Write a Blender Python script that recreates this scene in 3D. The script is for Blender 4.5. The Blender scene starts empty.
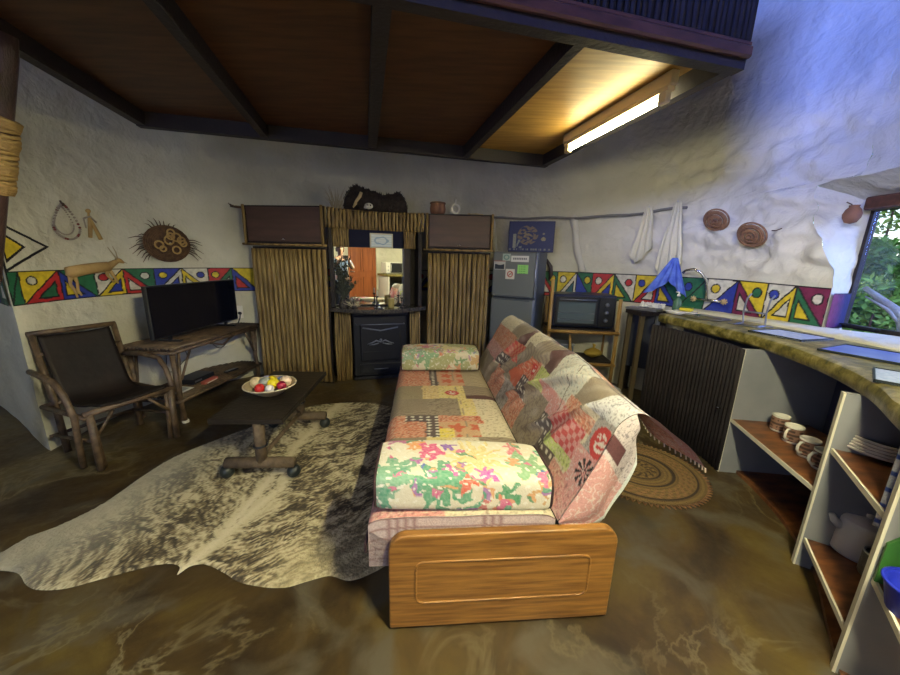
import bpy, math, random
from mathutils import Vector, Matrix, noise
R = math.radians
PI = math.pi
random.seed(7)
scn = bpy.context.scene
col = scn.collection


# ---------------------------------------------------------------- helpers
def sm(a, b, x):
    t = max(0, min(1, (x - a) / (b - a)))
    return t * t * (3 - 2 * t)


def nz(x, y, z=0):
    return noise.noise(Vector((x, y, z)))


def mixc(a, b, t):
    t = max(0, min(1, t))
    return tuple(a[i] * (1 - t) + b[i] * t for i in range(3))


class MB:
    """collects shapes into one mesh"""

    def __init__(s):
        s.v = []; s.f = []; s.m = []; s.c = []; s.mi = 0; s.col = (1, 1, 1); s.X = None

    def vert(s, p, c=None):
        p = Vector(p)
        if s.X is not None: p = s.X @ p
        s.v.append(p); s.c.append(c or s.col); return len(s.v) - 1

    def face(s, idx):
        s.f.append(tuple(idx)); s.m.append(s.mi)

    def poly(s, pts):
        s.face([s.vert(p) for p in pts])

    def box(s, x0, x1, y0, y1, z0, z1, b=0.0):
        if b <= 0:
            i = [s.vert((x, y, z)) for z in (z0, z1) for y in (y0, y1) for x in (x0, x1)]
            for q in ((0, 2, 3, 1), (4, 5, 7, 6), (0, 1, 5, 4), (2, 6, 7, 3), (0, 4, 6, 2), (1, 3, 7, 5)): s.face([i[k] for k in q])
            return
        b = min(b, (x1 - x0) / 2.01, (y1 - y0) / 2.01, (z1 - z0) / 2.01)
        # chamfered box
        cx, cy, cz = (x0 + x1) / 2, (y0 + y1) / 2, (z0 + z1) / 2
        hx, hy, hz = (x1 - x0) / 2, (y1 - y0) / 2, (z1 - z0) / 2
        V = {}
        for sx in (-1, 1):
            for sy in (-1, 1):
                for sz in (-1, 1):
                    V[sx, sy, sz, 0] = s.vert((cx + sx * hx, cy + sy * (hy - b), cz + sz * (hz - b)))
                    V[sx, sy, sz, 1] = s.vert((cx + sx * (hx - b), cy + sy * hy, cz + sz * (hz - b)))
                    V[sx, sy, sz, 2] = s.vert((cx + sx * (hx - b), cy + sy * (hy - b), cz + sz * hz))
        for g in (-1, 1):
            s.face([V[g, -1, -1, 0], V[g, 1, -1, 0], V[g, 1, 1, 0], V[g, -1, 1, 0]][::g])
            s.face([V[-1, g, -1, 1], V[-1, g, 1, 1], V[1, g, 1, 1], V[1, g, -1, 1]][::g])
            s.face([V[-1, -1, g, 2], V[1, -1, g, 2], V[1, 1, g, 2], V[-1, 1, g, 2]][::g])
        for a in (-1, 1):
            for c in (-1, 1):
                s.face([V[a, c, -1, 0], V[a, c, 1, 0], V[a, c, 1, 1], V[a, c, -1, 1]])
                s.face([V[a, -1, c, 0], V[a, 1, c, 0], V[a, 1, c, 2], V[a, -1, c, 2]])
                s.face([V[-1, a, c, 1], V[1, a, c, 1], V[1, a, c, 2], V[-1, a, c, 2]])
                for d in (-1, 1): s.face([V[a, c, d, 0], V[a, c, d, 1], V[a, c, d, 2]])

    def tube(s, pts, r, n=8, closed=False):
        pts = [Vector(p) for p in pts]
        L = len(pts)
        rr = r if isinstance(r, (list, tuple)) else [r] * L
        rings = []
        up = None
        for i, p in enumerate(pts):
            a = pts[(i - 1) % L] if (closed or i > 0) else p
            b = pts[(i + 1) % L] if (closed or i < L - 1) else p
            d = (b - a).normalized() if (b - a).length > 1e-9 else Vector((0, 0, 1))
            if up is None:
                up = Vector((0, 0, 1)) if abs(d.z) < .9 else Vector((1, 0, 0))
            x = up - d * up.dot(d)
            if x.length < 1e-6: x = d.orthogonal()
            x.normalize(); y = d.cross(x); up = x
            rings.append([s.vert(p + (x * math.cos(2 * PI * k / n) + y * math.sin(2 * PI * k / n)) * rr[i]) for k in range(n)])
        for i in range(L - 1 if not closed else L):
            A, B = rings[i], rings[(i + 1) % L]
            for k in range(n): s.face((A[k], A[(k + 1) % n], B[(k + 1) % n], B[k]))
        if not closed:
            s.face(rings[0][::-1]); s.face(rings[-1])

    def lathe(s, prof, c=(0, 0, 0), n=24, sx=1, sy=1, rot=None):
        rings = []
        for r, z in prof:
            if r < 1e-5:
                rings.append([s.vert(Vector(c) + (rot @ Vector((0, 0, z)) if rot else Vector((0, 0, z))))])
            else:
                ring = []
                for k in range(n):
                    q = Vector((r * sx * math.cos(2 * PI * k / n), r * sy * math.sin(2 * PI * k / n), z))
                    if rot: q = rot @ q
                    ring.append(s.vert(Vector(c) + q))
                rings.append(ring)
        for A, B in zip(rings, rings[1:]):
            if len(A) == 1 and len(B) == 1: continue
            if len(A) == 1:
                for k in range(n): s.face((A[0], B[(k + 1) % n], B[k]))
            elif len(B) == 1:
                for k in range(n): s.face((A[k], A[(k + 1) % n], B[0]))
            else:
                for k in range(n): s.face((A[k], A[(k + 1) % n], B[(k + 1) % n], B[k]))

    def ball(s, c, r, n=12, m=8, sx=1, sy=1, sz=1, rot=None):
        prof = [(r * math.sin(PI * i / m), -r * sz * math.cos(PI * i / m)) for i in range(m + 1)]
        s.lathe(prof, c, n, sx, sy, rot)

    def prism(s, pts, z0, z1):
        a = [s.vert((p[0], p[1], z0)) for p in pts]; b = [s.vert((p[0], p[1], z1)) for p in pts]
        s.face(a[::-1]); s.face(b)
        n = len(pts)
        for k in range(n): s.face((a[k], a[(k + 1) % n], b[(k + 1) % n], b[k]))

    def vprism(s, pts, y0, y1):  # outline in x,z extruded along y
        a = [s.vert((p[0], y0, p[1])) for p in pts]; b = [s.vert((p[0], y1, p[1])) for p in pts]
        s.face(a); s.face(b[::-1])
        n = len(pts)
        for k in range(n): s.face((b[k], b[(k + 1) % n], a[(k + 1) % n], a[k]))

    def grid(s, fn, nu, nv, cf=None):
        ids = []
        for i in range(nu + 1):
            row = []
            for j in range(nv + 1):
                u, v = i / nu, j / nv
                row.append(s.vert(fn(u, v), cf(u, v) if cf else None))
            ids.append(row)
        for i in range(nu):
            for j in range(nv): s.face((ids[i][j], ids[i + 1][j], ids[i + 1][j + 1], ids[i][j + 1]))
        return ids

    def build(s, name, mats, parent=None, smooth=False, origin=None, colors=False, auto=None):
        me = bpy.data.meshes.new(name)
        O = Vector(origin) if origin is not None else Vector((0, 0, 0))
        me.from_pydata([tuple(p - O) for p in s.v], [], s.f)
        if not isinstance(mats, (list, tuple)): mats = [mats]
        for m in mats: me.materials.append(m)
        me.polygons.foreach_set('material_index', s.m)
        me.polygons.foreach_set('use_smooth', [smooth] * len(s.f))
        if colors:
            a = me.color_attributes.new('Col', 'FLOAT_COLOR', 'POINT')
            flat = []
            for c in s.c: flat += [c[0], c[1], c[2], 1.0]
            a.data.foreach_set('color', flat)
        me.update()
        o = bpy.data.objects.new(name, me); col.objects.link(o)
        o.location = O
        if parent: o.parent = parent
        if smooth and auto:
            try:
                me.set_sharp_from_angle(angle=R(auto))
            except Exception: pass
        return o


def thing(name, label, cat, loc=(0, 0, 0), rz=0.0, group=None):
    o = bpy.data.objects.new(name, None); col.objects.link(o)
    o.empty_display_size = .1
    o.location = loc; o.rotation_euler = (0, 0, rz)
    return tag(o, label, cat, group)


def tag(o, label, cat, group=None, kind=None):
    o['label'] = label; o['category'] = cat
    if group: o['group'] = group
    if kind: o['kind'] = kind
    return o


def struct(o, label=None, cat=None):
    o['kind'] = 'structure'
    if label: o['label'] = label
    if cat: o['category'] = cat
    return o


# ---------------------------------------------------------------- materials
def mat(name, c, rough=.6, metal=0.0, var=None, scale=8.0, stretch=(1, 1, 1), bump=0.0, bscale=40.0, emit=None, estr=0, attr=False, spec=.5, alpha=None, detail=4, trans=0):
    m = bpy.data.materials.new(name); m.use_nodes = True
    N = m.node_tree; nd = N.nodes; lk = N.links
    b = nd['Principled BSDF']
    b.inputs['Roughness'].default_value = rough; b.inputs['Metallic'].default_value = metal
    b.inputs['Specular IOR Level'].default_value = spec
    b.inputs['Base Color'].default_value = (*c, 1)
    if trans: b.inputs['Transmission Weight'].default_value = trans
    tc = nd.new('ShaderNodeTexCoord'); mp = nd.new('ShaderNodeMapping'); mp.inputs['Scale'].default_value = stretch
    lk.new(tc.outputs['Object'], mp.inputs['Vector'])
    src = None
    if attr:
        a = nd.new('ShaderNodeAttribute'); a.attribute_name = 'Col'; src = a.outputs['Color']
        lk.new(src, b.inputs['Base Color'])
    if var:
        no = nd.new('ShaderNodeTexNoise'); no.inputs['Scale'].default_value = scale; no.inputs['Detail'].default_value = detail
        lk.new(mp.outputs[0], no.inputs['Vector'])
        cr = nd.new('ShaderNodeValToRGB'); cr.color_ramp.elements[0].position = .35; cr.color_ramp.elements[1].position = .65
        if attr:
            mx = nd.new('ShaderNodeMix'); mx.data_type = 'RGBA'; mx.blend_type = 'MULTIPLY'; mx.inputs['Factor'].default_value = 1
            cr.color_ramp.elements[0].color = (*var, 1); cr.color_ramp.elements[1].color = (1, 1, 1, 1)
            lk.new(no.outputs['Fac'], cr.inputs[0]); lk.new(src, mx.inputs['A']); lk.new(cr.outputs[0], mx.inputs['B'])
            lk.new(mx.outputs['Result'], b.inputs['Base Color'])
        else:
            cr.color_ramp.elements[0].color = (*c, 1); cr.color_ramp.elements[1].color = (*var, 1)
            lk.new(no.outputs['Fac'], cr.inputs[0]); lk.new(cr.outputs[0], b.inputs['Base Color'])
    if bump:
        n2 = nd.new('ShaderNodeTexNoise'); n2.inputs['Scale'].default_value = bscale; n2.inputs['Detail'].default_value = 5
        lk.new(mp.outputs[0], n2.inputs['Vector'])
        bp = nd.new('ShaderNodeBump'); bp.inputs['Strength'].default_value = bump; bp.inputs['Distance'].default_value = .02
        lk.new(n2.outputs['Fac'], bp.inputs['Height']); lk.new(bp.outputs[0], b.inputs['Normal'])
    if emit:
        b.inputs['Emission Color'].default_value = (*emit, 1); b.inputs['Emission Strength'].default_value = estr
    return m


M = {}
M['black'] = mat('black_plastic', (.012, .014, .02), .35)
M['screen'] = mat('dark_screen', (.004, .005, .012), .15)
M['reed'] = mat('yellow_reed', (.34, .235, .085), .55, var=(.15, .095, .03), scale=7, stretch=(4, 4, .5), bump=.4, bscale=30)
M['reed_dark'] = mat('dark_reed', (.020, .016, .018), .75, spec=.3, var=(.009, .008, .011), scale=16, stretch=(3, 3, .4), bump=.4)
M['cane'] = mat('brown_cane', (.155, .10, .056), .5, var=(.055, .036, .022), scale=18, bump=.3)
M['leather'] = mat('dark_brown_leather', (.020, .013, .010), .6, spec=.25, var=(.011, .008, .007), scale=5, bump=.3, bscale=12)
M['board'] = mat('brown_board', (.085, .045, .035), .5, var=(.06, .032, .027), scale=6, stretch=(.4, 3, 3))
M['darkwood'] = mat('dark_stained_wood', (.014, .012, .014), .6, spec=.3, var=(.03, .022, .02), scale=8, stretch=(1, 6, 1), bump=.2)
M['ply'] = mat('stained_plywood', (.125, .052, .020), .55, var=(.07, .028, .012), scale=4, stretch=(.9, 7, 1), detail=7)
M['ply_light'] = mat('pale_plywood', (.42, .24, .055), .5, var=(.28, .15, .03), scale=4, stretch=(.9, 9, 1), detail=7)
M['beam'] = mat('blue_black_beam', (.022, .018, .022), .6, bump=.2)
M['redbeam'] = mat('red_brown_beam', (.10, .040, .030), .45, var=(.05, .02, .018), scale=6, stretch=(.4, 6, 6))
M['metal'] = mat('brushed_metal', (.55, .56, .58), .3, 1.0)
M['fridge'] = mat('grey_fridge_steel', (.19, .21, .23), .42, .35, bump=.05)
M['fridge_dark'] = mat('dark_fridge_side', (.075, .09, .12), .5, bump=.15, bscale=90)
M['paper'] = mat('white_paper', (.75, .75, .74), .7)
M['paper_green'] = mat('green_note_paper', (.35, .72, .25), .7)
M['paper_grey'] = mat('grey_print', (.30, .32, .36), .7)
M['red'] = mat('red_paint', (.55, .03, .03), .5)
M['granite'] = mat('black_granite', (.02, .022, .03), .15, var=(.10, .085, .07), scale=60)
M['stove'] = mat('black_cast_iron', (.018, .020, .030), .38, bump=.1, metal=.3)
M['stove_silver'] = mat('cast_relief_silver', (.25, .27, .33), .35, .7)
M['mirror'] = mat('mirror_glass', (.9, .92, .92), .01, 1.0)
M['oak'] = mat('golden_oak', (.33, .158, .036), .42, var=(.155, .066, .015), scale=7, stretch=(.7, 5, 11), detail=8, bump=.15)
M['clay'] = mat('terracotta_clay', (.26, .12, .07), .7, var=(.17, .08, .05), scale=10, bump=.3)
M['ceramic'] = mat('glazed_ceramic', (.62, .60, .54), .25)
M['white_paint'] = mat('white_board_paint', (.55, .56, .58), .5, bump=.08)
M['grey_paint'] = mat('grey_board_paint', (.25, .26, .285), .55, var=(.21, .22, .245), scale=5)
M['edge'] = mat('pale_board_edge', (.62, .60, .50), .5)
M['shelfwood'] = mat('red_brown_laminate', (.24, .095, .032), .35, var=(.06, .022, .012), scale=6, stretch=(1.2, 3, 1), detail=6)
M['towel'] = mat('cream_towel', (.68, .66, .52), .9, bump=.5, bscale=60)
M['bluecloth'] = mat('blue_cloth', (.06, .12, .62), .8, var=(.14, .25, .75), scale=14, bump=.4)
M['straw_dark'] = mat('dark_woven_straw', (.13, .07, .035), .8, var=(.07, .035, .02), scale=30, bump=.6, bscale=60)
M['straw'] = mat('woven_straw', (.30, .16, .08), .8, var=(.18, .09, .05), scale=30, bump=.6, bscale=60)
M['twig'] = mat('dry_twig', (.09, .055, .035), .8)
M['twig_pale'] = mat('pale_dry_grass', (.35, .30, .20), .8)
M['darkfur'] = mat('dark_brown_fur', (.028, .02, .018), .9, var=(.012, .009, .009), scale=25, bump=.8, bscale=50)
M['bone'] = mat('pale_bone', (.55, .42, .22), .6)
M['bonewhite'] = mat('white_bone', (.6, .58, .52), .6)
M['hide'] = mat('tan_hide', (.46, .31, .12), .7, var=(.35, .22, .08), scale=12, bump=.3)
M['frame_pale'] = mat('pale_frame', (.50, .47, .36), .5)
M['pot'] = mat('white_enamel', (.72, .71, .66), .3)
M['greenp'] = mat('green_plastic', (.03, .13, .025), .5)
M['bluep'] = mat('blue_plastic', (.012, .025, .42), .4)
M['glassgreen'] = mat('green_soap_bottle', (.15, .30, .20), .15, trans=.5)
M['yellow'] = mat('yellow_sponge', (.75, .62, .04), .7)
M['chrome'] = mat('chrome', (.6, .6, .58), .15, 1.0)
M['cable'] = mat('black_cable', (.01, .01, .012), .5)
M['rope'] = mat('straw_rope', (.42, .28, .10), .85, bump=.6, bscale=60)
M['polewood'] = mat('dark_pole_wood', (.05, .03, .028), .4, var=(.09, .05, .045), scale=5, stretch=(4, 4, .7), bump=.3)
M['bead'] = mat('grey_bead', (.30, .26, .22), .5)
M['beadred'] = mat('dark_red_bead', (.16, .03, .02), .5)
M['paint'] = mat('wall_paint', (1, 1, 1), .6, attr=True, var=(.72, .72, .72), scale=25, bump=.25, bscale=30)
M['cloth'] = mat('printed_cotton', (1, 1, 1), .85, attr=True, var=(.78, .78, .78), scale=160, bump=.25, bscale=160)
M['floral'] = mat('floral_upholstery', (1, 1, 1), .8, attr=True, bump=.2, bscale=180)
M['fur'] = mat('brindle_cowhide', (1, 1, 1), .75, attr=True, bump=.6, bscale=60)
M['weave'] = mat('woven_grass_mat', (1, 1, 1), .85, attr=True, bump=.7, bscale=120)
M['art'] = mat('painted_board', (1, 1, 1), .6, attr=True)
M['piping'] = mat('plum_piping', (.04, .018, .022), .8)
M['lining'] = mat('pale_blue_sheet', (.55, .66, .72), .8)
M['mattress'] = mat('white_ticking', (.68, .66, .62), .9)
M['handle_black'] = mat('black_foot', (.012, .018, .02), .4)
M['thatch'] = mat('thatch', (.12, .085, .05), .9, var=(.05, .035, .02), scale=30, bump=.6)
M['door'] = mat('orange_brown_door', (.40, .12, .035), .45, var=(.28, .08, .025), scale=4, stretch=(4, 4, .4))
M['skin'] = mat('skin', (.45, .27, .19), .6)
M['shirt'] = mat('blue_grey_shirt', (.10, .15, .26), .85, bump=.3)
M['trousers'] = mat('dark_trousers', (.02, .03, .06), .85)
M['hair'] = mat('dark_hair', (.04, .03, .025), .7)
M['leaf'] = mat('green_leaf', (.10, .30, .04), .6, var=(.05, .16, .03), scale=3)
M['leaf2'] = mat('bright_leaf', (.24, .42, .07), .6, var=(.12, .28, .05), scale=3)
M['log'] = mat('grey_log', (.32, .33, .34), .8, var=(.2, .2, .2), scale=8, bump=.4)
M['soil'] = mat('forest_ground', (.09, .14, .04), .9, var=(.04, .07, .02), scale=3, bump=.5)
M['lamp'] = mat('tube_glow', (1, 1, 1), .4, emit=(1.0, .90, .50), estr=52)
M['lamp2'] = mat('tube_glow_white', (1, 1, 1), .4, emit=(1.0, .91, .56), estr=1250)
M['lamp_body'] = mat('lamp_batten', (.60, .52, .34), .5)


def plaster():
    m = mat('lime_plaster', (.60, .585, .50), .85)
    N = m.node_tree; nd = N.nodes; lk = N.links; b = nd['Principled BSDF']
    tc = nd['Texture Coordinate'] if 'Texture Coordinate' in nd else nd.new('ShaderNodeTexCoord')
    n1 = nd.new('ShaderNodeTexNoise'); n1.inputs['Scale'].default_value = 1.6; n1.inputs['Detail'].default_value = 6; n1.inputs['Roughness'].default_value = .55
    n2 = nd.new('ShaderNodeTexNoise'); n2.inputs['Scale'].default_value = 12; n2.inputs['Detail'].default_value = 7
    n2.inputs['Distortion'].default_value = .3
    vo = nd.new('ShaderNodeTexNoise'); vo.inputs['Scale'].default_value = 3; vo.inputs['Detail'].default_value = 5; vo.inputs['Distortion'].default_value = .4
    for n in (n1, n2, vo): lk.new(tc.outputs['Object'], n.inputs['Vector'])
    ad = nd.new('ShaderNodeMath'); ad.operation = 'MULTIPLY_ADD'; ad.inputs[1].default_value = .55
    lk.new(n2.outputs['Fac'], ad.inputs[0]); lk.new(vo.outputs['Fac'], ad.inputs[2])
    bp = nd.new('ShaderNodeBump'); bp.inputs['Strength'].default_value = .75; bp.inputs['Distance'].default_value = .05
    lk.new(ad.outputs[0], bp.inputs['Height']); lk.new(bp.outputs[0], b.inputs['Normal'])
    cr = nd.new('ShaderNodeValToRGB'); cr.color_ramp.elements[0].position = .3; cr.color_ramp.elements[1].position = .7
    cr.color_ramp.elements[0].color = (.50, .485, .395, 1); cr.color_ramp.elements[1].color = (.67, .65, .545, 1)
    lk.new(n1.outputs['Fac'], cr.inputs[0]); lk.new(cr.outputs[0], b.inputs['Base Color'])
    return m


M['plaster'] = plaster()


def floor_mat():
    m = mat('polished_stone_floor', (.1, .06, .03), .32)
    N = m.node_tree; nd = N.nodes; lk = N.links; b = nd['Principled BSDF']
    tc = nd.new('ShaderNodeTexCoord')
    def no(sc, de, di=0.0, ro=.5):
        n = nd.new('ShaderNodeTexNoise'); n.inputs['Scale'].default_value = sc; n.inputs['Detail'].default_value = de
        n.inputs['Distortion'].default_value = di; n.inputs['Roughness'].default_value = ro
        lk.new(tc.outputs['Object'], n.inputs['Vector']); return n
    a = no(1.7, 5, .6, .6); c = no(3.3, 4, 1.2); d = no(2.0, 6, .7, .58); e = no(30, 4)
    r1 = nd.new('ShaderNodeValToRGB'); r1.color_ramp.elements[0].position = .36; r1.color_ramp.elements[1].position = .66
    r1.color_ramp.elements[0].color = (.026, .017, .009, 1); r1.color_ramp.elements[1].color = (.110, .078, .020, 1)
    x = r1.color_ramp.elements.new(.5); x.color = (.060, .038, .013, 1)
    lk.new(a.outputs['Fac'], r1.inputs[0])
    r2 = nd.new('ShaderNodeValToRGB'); r2.color_ramp.elements[0].position = .5; r2.color_ramp.elements[1].position = .68
    r2.color_ramp.elements[0].color = (0, 0, 0, 1); r2.color_ramp.elements[1].color = (1, 1, 1, 1)
    lk.new(c.outputs['Fac'], r2.inputs[0])
    mx = nd.new('ShaderNodeMix'); mx.data_type = 'RGBA'
    lk.new(r2.outputs[0], mx.inputs['Factor']); lk.new(r1.outputs[0], mx.inputs['A']); mx.inputs['B'].default_value = (.085, .072, .050, 1)
    # pale veins, along a thin level of a warped noise, only in places
    r3 = nd.new('ShaderNodeValToRGB'); els = r3.color_ramp.elements
    els[0].position = .478; els[0].color = (0, 0, 0, 1); els[1].position = .522; els[1].color = (0, 0, 0, 1)
    y = els.new(.5); y.color = (1, 1, 1, 1)
    lk.new(d.outputs['Fac'], r3.inputs[0])
    ms = no(.9, 2); r4 = nd.new('ShaderNodeValToRGB'); r4.color_ramp.elements[0].position = .46; r4.color_ramp.elements[1].position = .62
    lk.new(ms.outputs['Fac'], r4.inputs[0])
    mu = nd.new('ShaderNodeMath'); mu.operation = 'MULTIPLY'; lk.new(r3.outputs[0], mu.inputs[0]); lk.new(r4.outputs[0], mu.inputs[1])
    m2 = nd.new('ShaderNodeMix'); m2.data_type = 'RGBA'
    lk.new(mu.outputs[0], m2.inputs['Factor']); lk.new(mx.outputs['Result'], m2.inputs['A']); m2.inputs['B'].default_value = (.15, .125, .07, 1)
    lk.new(m2.outputs['Result'], b.inputs['Base Color'])
    bp = nd.new('ShaderNodeBump'); bp.inputs['Strength'].default_value = .35; bp.inputs['Distance'].default_value = .03
    lk.new(d.outputs['Fac'], bp.inputs['Height']); lk.new(bp.outputs[0], b.inputs['Normal'])
    rr = nd.new('ShaderNodeMapRange'); rr.inputs['To Min'].default_value = .25; rr.inputs['To Max'].default_value = .6
    lk.new(e.outputs['Fac'], rr.inputs['Value']); lk.new(rr.outputs[0], b.inputs['Roughness'])
    return m


M['floor'] = floor_mat()


def stone_mat():
    m = mat('mottled_stone_top', (.2, .15, .06), .28)
    N = m.node_tree; nd = N.nodes; lk = N.links; b = nd['Principled BSDF']
    tc = nd.new('ShaderNodeTexCoord')
    n = nd.new('ShaderNodeTexNoise'); n.inputs['Scale'].default_value = 16; n.inputs['Detail'].default_value = 7; n.inputs['Roughness'].default_value = .65
    lk.new(tc.outputs['Object'], n.inputs['Vector'])
    r = nd.new('ShaderNodeValToRGB'); e = r.color_ramp.elements
    e[0].position = .36; e[0].color = (.045, .040, .012, 1); e[1].position = .68; e[1].color = (.36, .31, .14, 1)
    q = e.new(.5); q.color = (.165, .14, .032, 1)
    lk.new(n.outputs['Fac'], r.inputs[0]); lk.new(r.outputs[0], b.inputs['Base Color'])
    bp = nd.new('ShaderNodeBump'); bp.inputs['Strength'].default_value = .3; bp.inputs['Distance'].default_value = .01
    lk.new(n.outputs['Fac'], bp.inputs['Height']); lk.new(bp.outputs[0], b.inputs['Normal'])
    return m


M['stone'] = stone_mat()
M['glass'] = bpy.data.materials.new('clear_glass'); M['glass'].use_nodes = True
_n = M['glass'].node_tree.nodes; _l = M['glass'].node_tree.links
_n.remove(_n['Principled BSDF'])
_t = _n.new('ShaderNodeBsdfTransparent'); _g = _n.new('ShaderNodeBsdfGlossy'); _g.inputs['Roughness'].default_value = .02
_m = _n.new('ShaderNodeMixShader'); _m.inputs[0].default_value = .05
_l.new(_t.outputs[0], _m.inputs[1]); _l.new(_g.outputs[0], _m.inputs[2]); _l.new(_m.outputs[0], _n['Material Output'].inputs[0])

# ---------------------------------------------------------------- the room
PL = [(-2.82, 2.17), (-2.87, 2.6), (-2.76, 3.1), (-2.45, 3.65), (-1.9, 4.1), (-1.1, 4.4), (-.2, 4.52), (.6, 4.47), (1.35, 4.28), (2.0, 3.88), (2.4, 3.35), (2.6, 2.85), (2.72, 2.4)]


def catmull(P, n=16):
    out = []; Q = [(2 * P[0][0] - P[1][0], 2 * P[0][1] - P[1][1])] + P + [(2 * P[-1][0] - P[-2][0], 2 * P[-1][1] - P[-2][1])]
    for i in range(1, len(Q) - 2):
        for k in range(n):
            t = k / n; a, b, c, d = Q[i - 1], Q[i], Q[i + 1], Q[i + 2]
            out.append(tuple(.5 * ((2 * b[j]) + (-a[j] + c[j]) * t + (2 * a[j] - 5 * b[j] + 4 * c[j] - d[j]) * t * t + (-a[j] + 3 * b[j] - 3 * c[j] + d[j]) * t ** 3) for j in range(len(P[0]))))
    out.append(tuple(P[-1])); return out


WC = catmull(PL); WS = [0]
for a, b in zip(WC, WC[1:]): WS.append(WS[-1] + math.hypot(b[0] - a[0], b[1] - a[1]))
STOT = WS[-1]


def wall_at(s):
    """point on the wall's plan and tangent, s metres along it from the left end"""
    s = max(-.5, min(STOT + .5, s))
    for i in range(len(WC) - 1):
        if s <= WS[i + 1] or i == len(WC) - 2:
            t = (s - WS[i]) / (WS[i + 1] - WS[i]); a, b = WC[i], WC[i + 1]
            i0, i1 = max(0, i - 6), min(len(WC) - 1, i + 7)
            tx, ty = WC[i1][0] - WC[i0][0], WC[i1][1] - WC[i0][1]; L = math.hypot(tx, ty)
            return (a[0] + t * (b[0] - a[0]), a[1] + t * (b[1] - a[1])), (tx / L, ty / L)


def relief(x, y, z):
    g = sm(1.6, 2.5, x) * sm(1.22, 1.5, z) * sm(2.7, 2.3, z)   # rough hand-thrown patch beside the window
    a = .016 * nz(x * 1.3, y * 1.3, z * 1.3) + .008 * nz(x * 4, y * 4, z * 4 + 7)
    if g > 0:
        a += 1.35 * g * (.05 * abs(nz(x * 3.2, y * 3.2, z * 4.5 + 3)) + .034 * nz(x * 7 + z * 3, y * 7, z * 9) + .017 * nz(x * 17, y * 17, z * 17))
    return a


def wpt(s, z, off=0.0, rel=True):
    p, t = wall_at(s); nx, ny = t[1], -t[0]  # inward normal (towards the room)
    o = off + (relief(p[0], p[1], z) if rel else 0)
    return (p[0] + nx * o, p[1] + ny * o, z)


def wthing(name, label, cat, s, z, off=.0, group=None, tiltz=0):
    """an Empty on the wall whose x runs along the wall and whose -y faces the room"""
    p, t = wall_at(s)
    return thing(name, label, cat, wpt(s, z, off + .008), math.atan2(t[1], t[0]) + tiltz, group)


HT = 4.2
def s_end(z): return 8.02 - (.24 * sm(1.25, 1.95, z) + .012 * nz(z * 9, 2) if 1.27 < z < 2.0 else 0)
b = MB(); b.grid(lambda u, v: wpt(u * 8.02 if u < .8 else 8.02 * .8 + (u - .8) / .2 * (s_end(v * HT) - 8.02 * .8), v * HT), 330, 200)
struct(b.build('wall_back', M['plaster'], smooth=True))

# wall end to the left: the short face that turns away into the passage
b = MB()
def wl(u, v):
    x = -4.7 + u * 1.88; z = v * HT
    r = relief(x, 2.17, z) * sm(0, .12, 1 - u)
    y0 = 2.17 + .56 * (-2.82 - x)
    if u > .99:
        p = wpt(0, z); return (p[0], p[1], z)
    return (x - .5 * r, y0 - .86 * r, z)
b.grid(wl, 60, 120)
struct(b.build('wall_passage', M['plaster'], smooth=True))
b = MB(); b.grid(lambda u, v: (-4.7 + relief(-3.9, u * 5, v * 5), 3.25 - 5.0 * (1 - u), v * HT), 30, 30)
struct(b.build('wall_left', M['plaster'], smooth=True))

# right wall with the splayed window opening
WR = [(2.72, 2.4), (2.73, 1.75), (2.62, 1.1), (2.48, .3), (2.36, -.6), (2.25, -1.75)]
WRc = catmull(WR, 12)
b = MB()
def strip(pts, z0, z1, nv, outer=0):
    n = len(pts) - 1
    b.grid(lambda u, v: (pts[round(u * n)][0] - relief(pts[round(u * n)][0], pts[round(u * n)][1], z0 + v * (z1 - z0)) * (1 if 0 < v < 1 else .6), pts[round(u * n)][1], z0 + v * (z1 - z0)), n, nv)
win = [p for p in WRc if p[1] >= 1.1 - 1e-6]; rest = [p for p in WRc if p[1] <= 1.1 + 1e-6]
e0 = wpt(8.02, 1)
win = [(e0[0], e0[1])] + win
strip(win, 0, .985, 30); strip(win, 1.99, HT, 60); strip(rest, 0, HT, 60)
struct(b.build('wall_right', M['plaster'], smooth=True))
# reveals of the window: sill, splayed head, jamb
JO = [(2.92, 2.53), (2.95, 1.0)]
ji = wpt(8.02, 1.3)
b = MB()
b.grid(lambda u, v: ((lambda A, B: (A[0] + (B[0] - A[0]) * u + .012 * nz(u * 4, v * 9, 2), A[1] + (B[1] - A[1]) * u + .010 * nz(u * 5, v * 11), A[2] + (B[2] - A[2]) * u))(wpt(s_end(.985 + v * 1.005), .985 + v * 1.005), (JO[0][0], JO[0][1], .985 + v * (1.86 - .985)))), 14, 60)
struct(b.build('wall_window_jamb', M['plaster'], smooth=True))
b = MB()
h0 = wpt(7.76, 2.0)
b.grid(lambda u, v: ((1 - v) * (h0[0] - .01 + (2.66 - h0[0]) * sm(0, .35, u)) + v * 2.93, (1 - v) * (h0[1] + u * (1.0 - h0[1])) + v * (2.58 + u * (1.0 - 2.58)), 2.005 + v * (1.845 - 2.005) + .012 * nz(u * 8, v * 3)), 40, 10)
struct(b.build('wall_window_head', M['plaster'], smooth=True))

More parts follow.
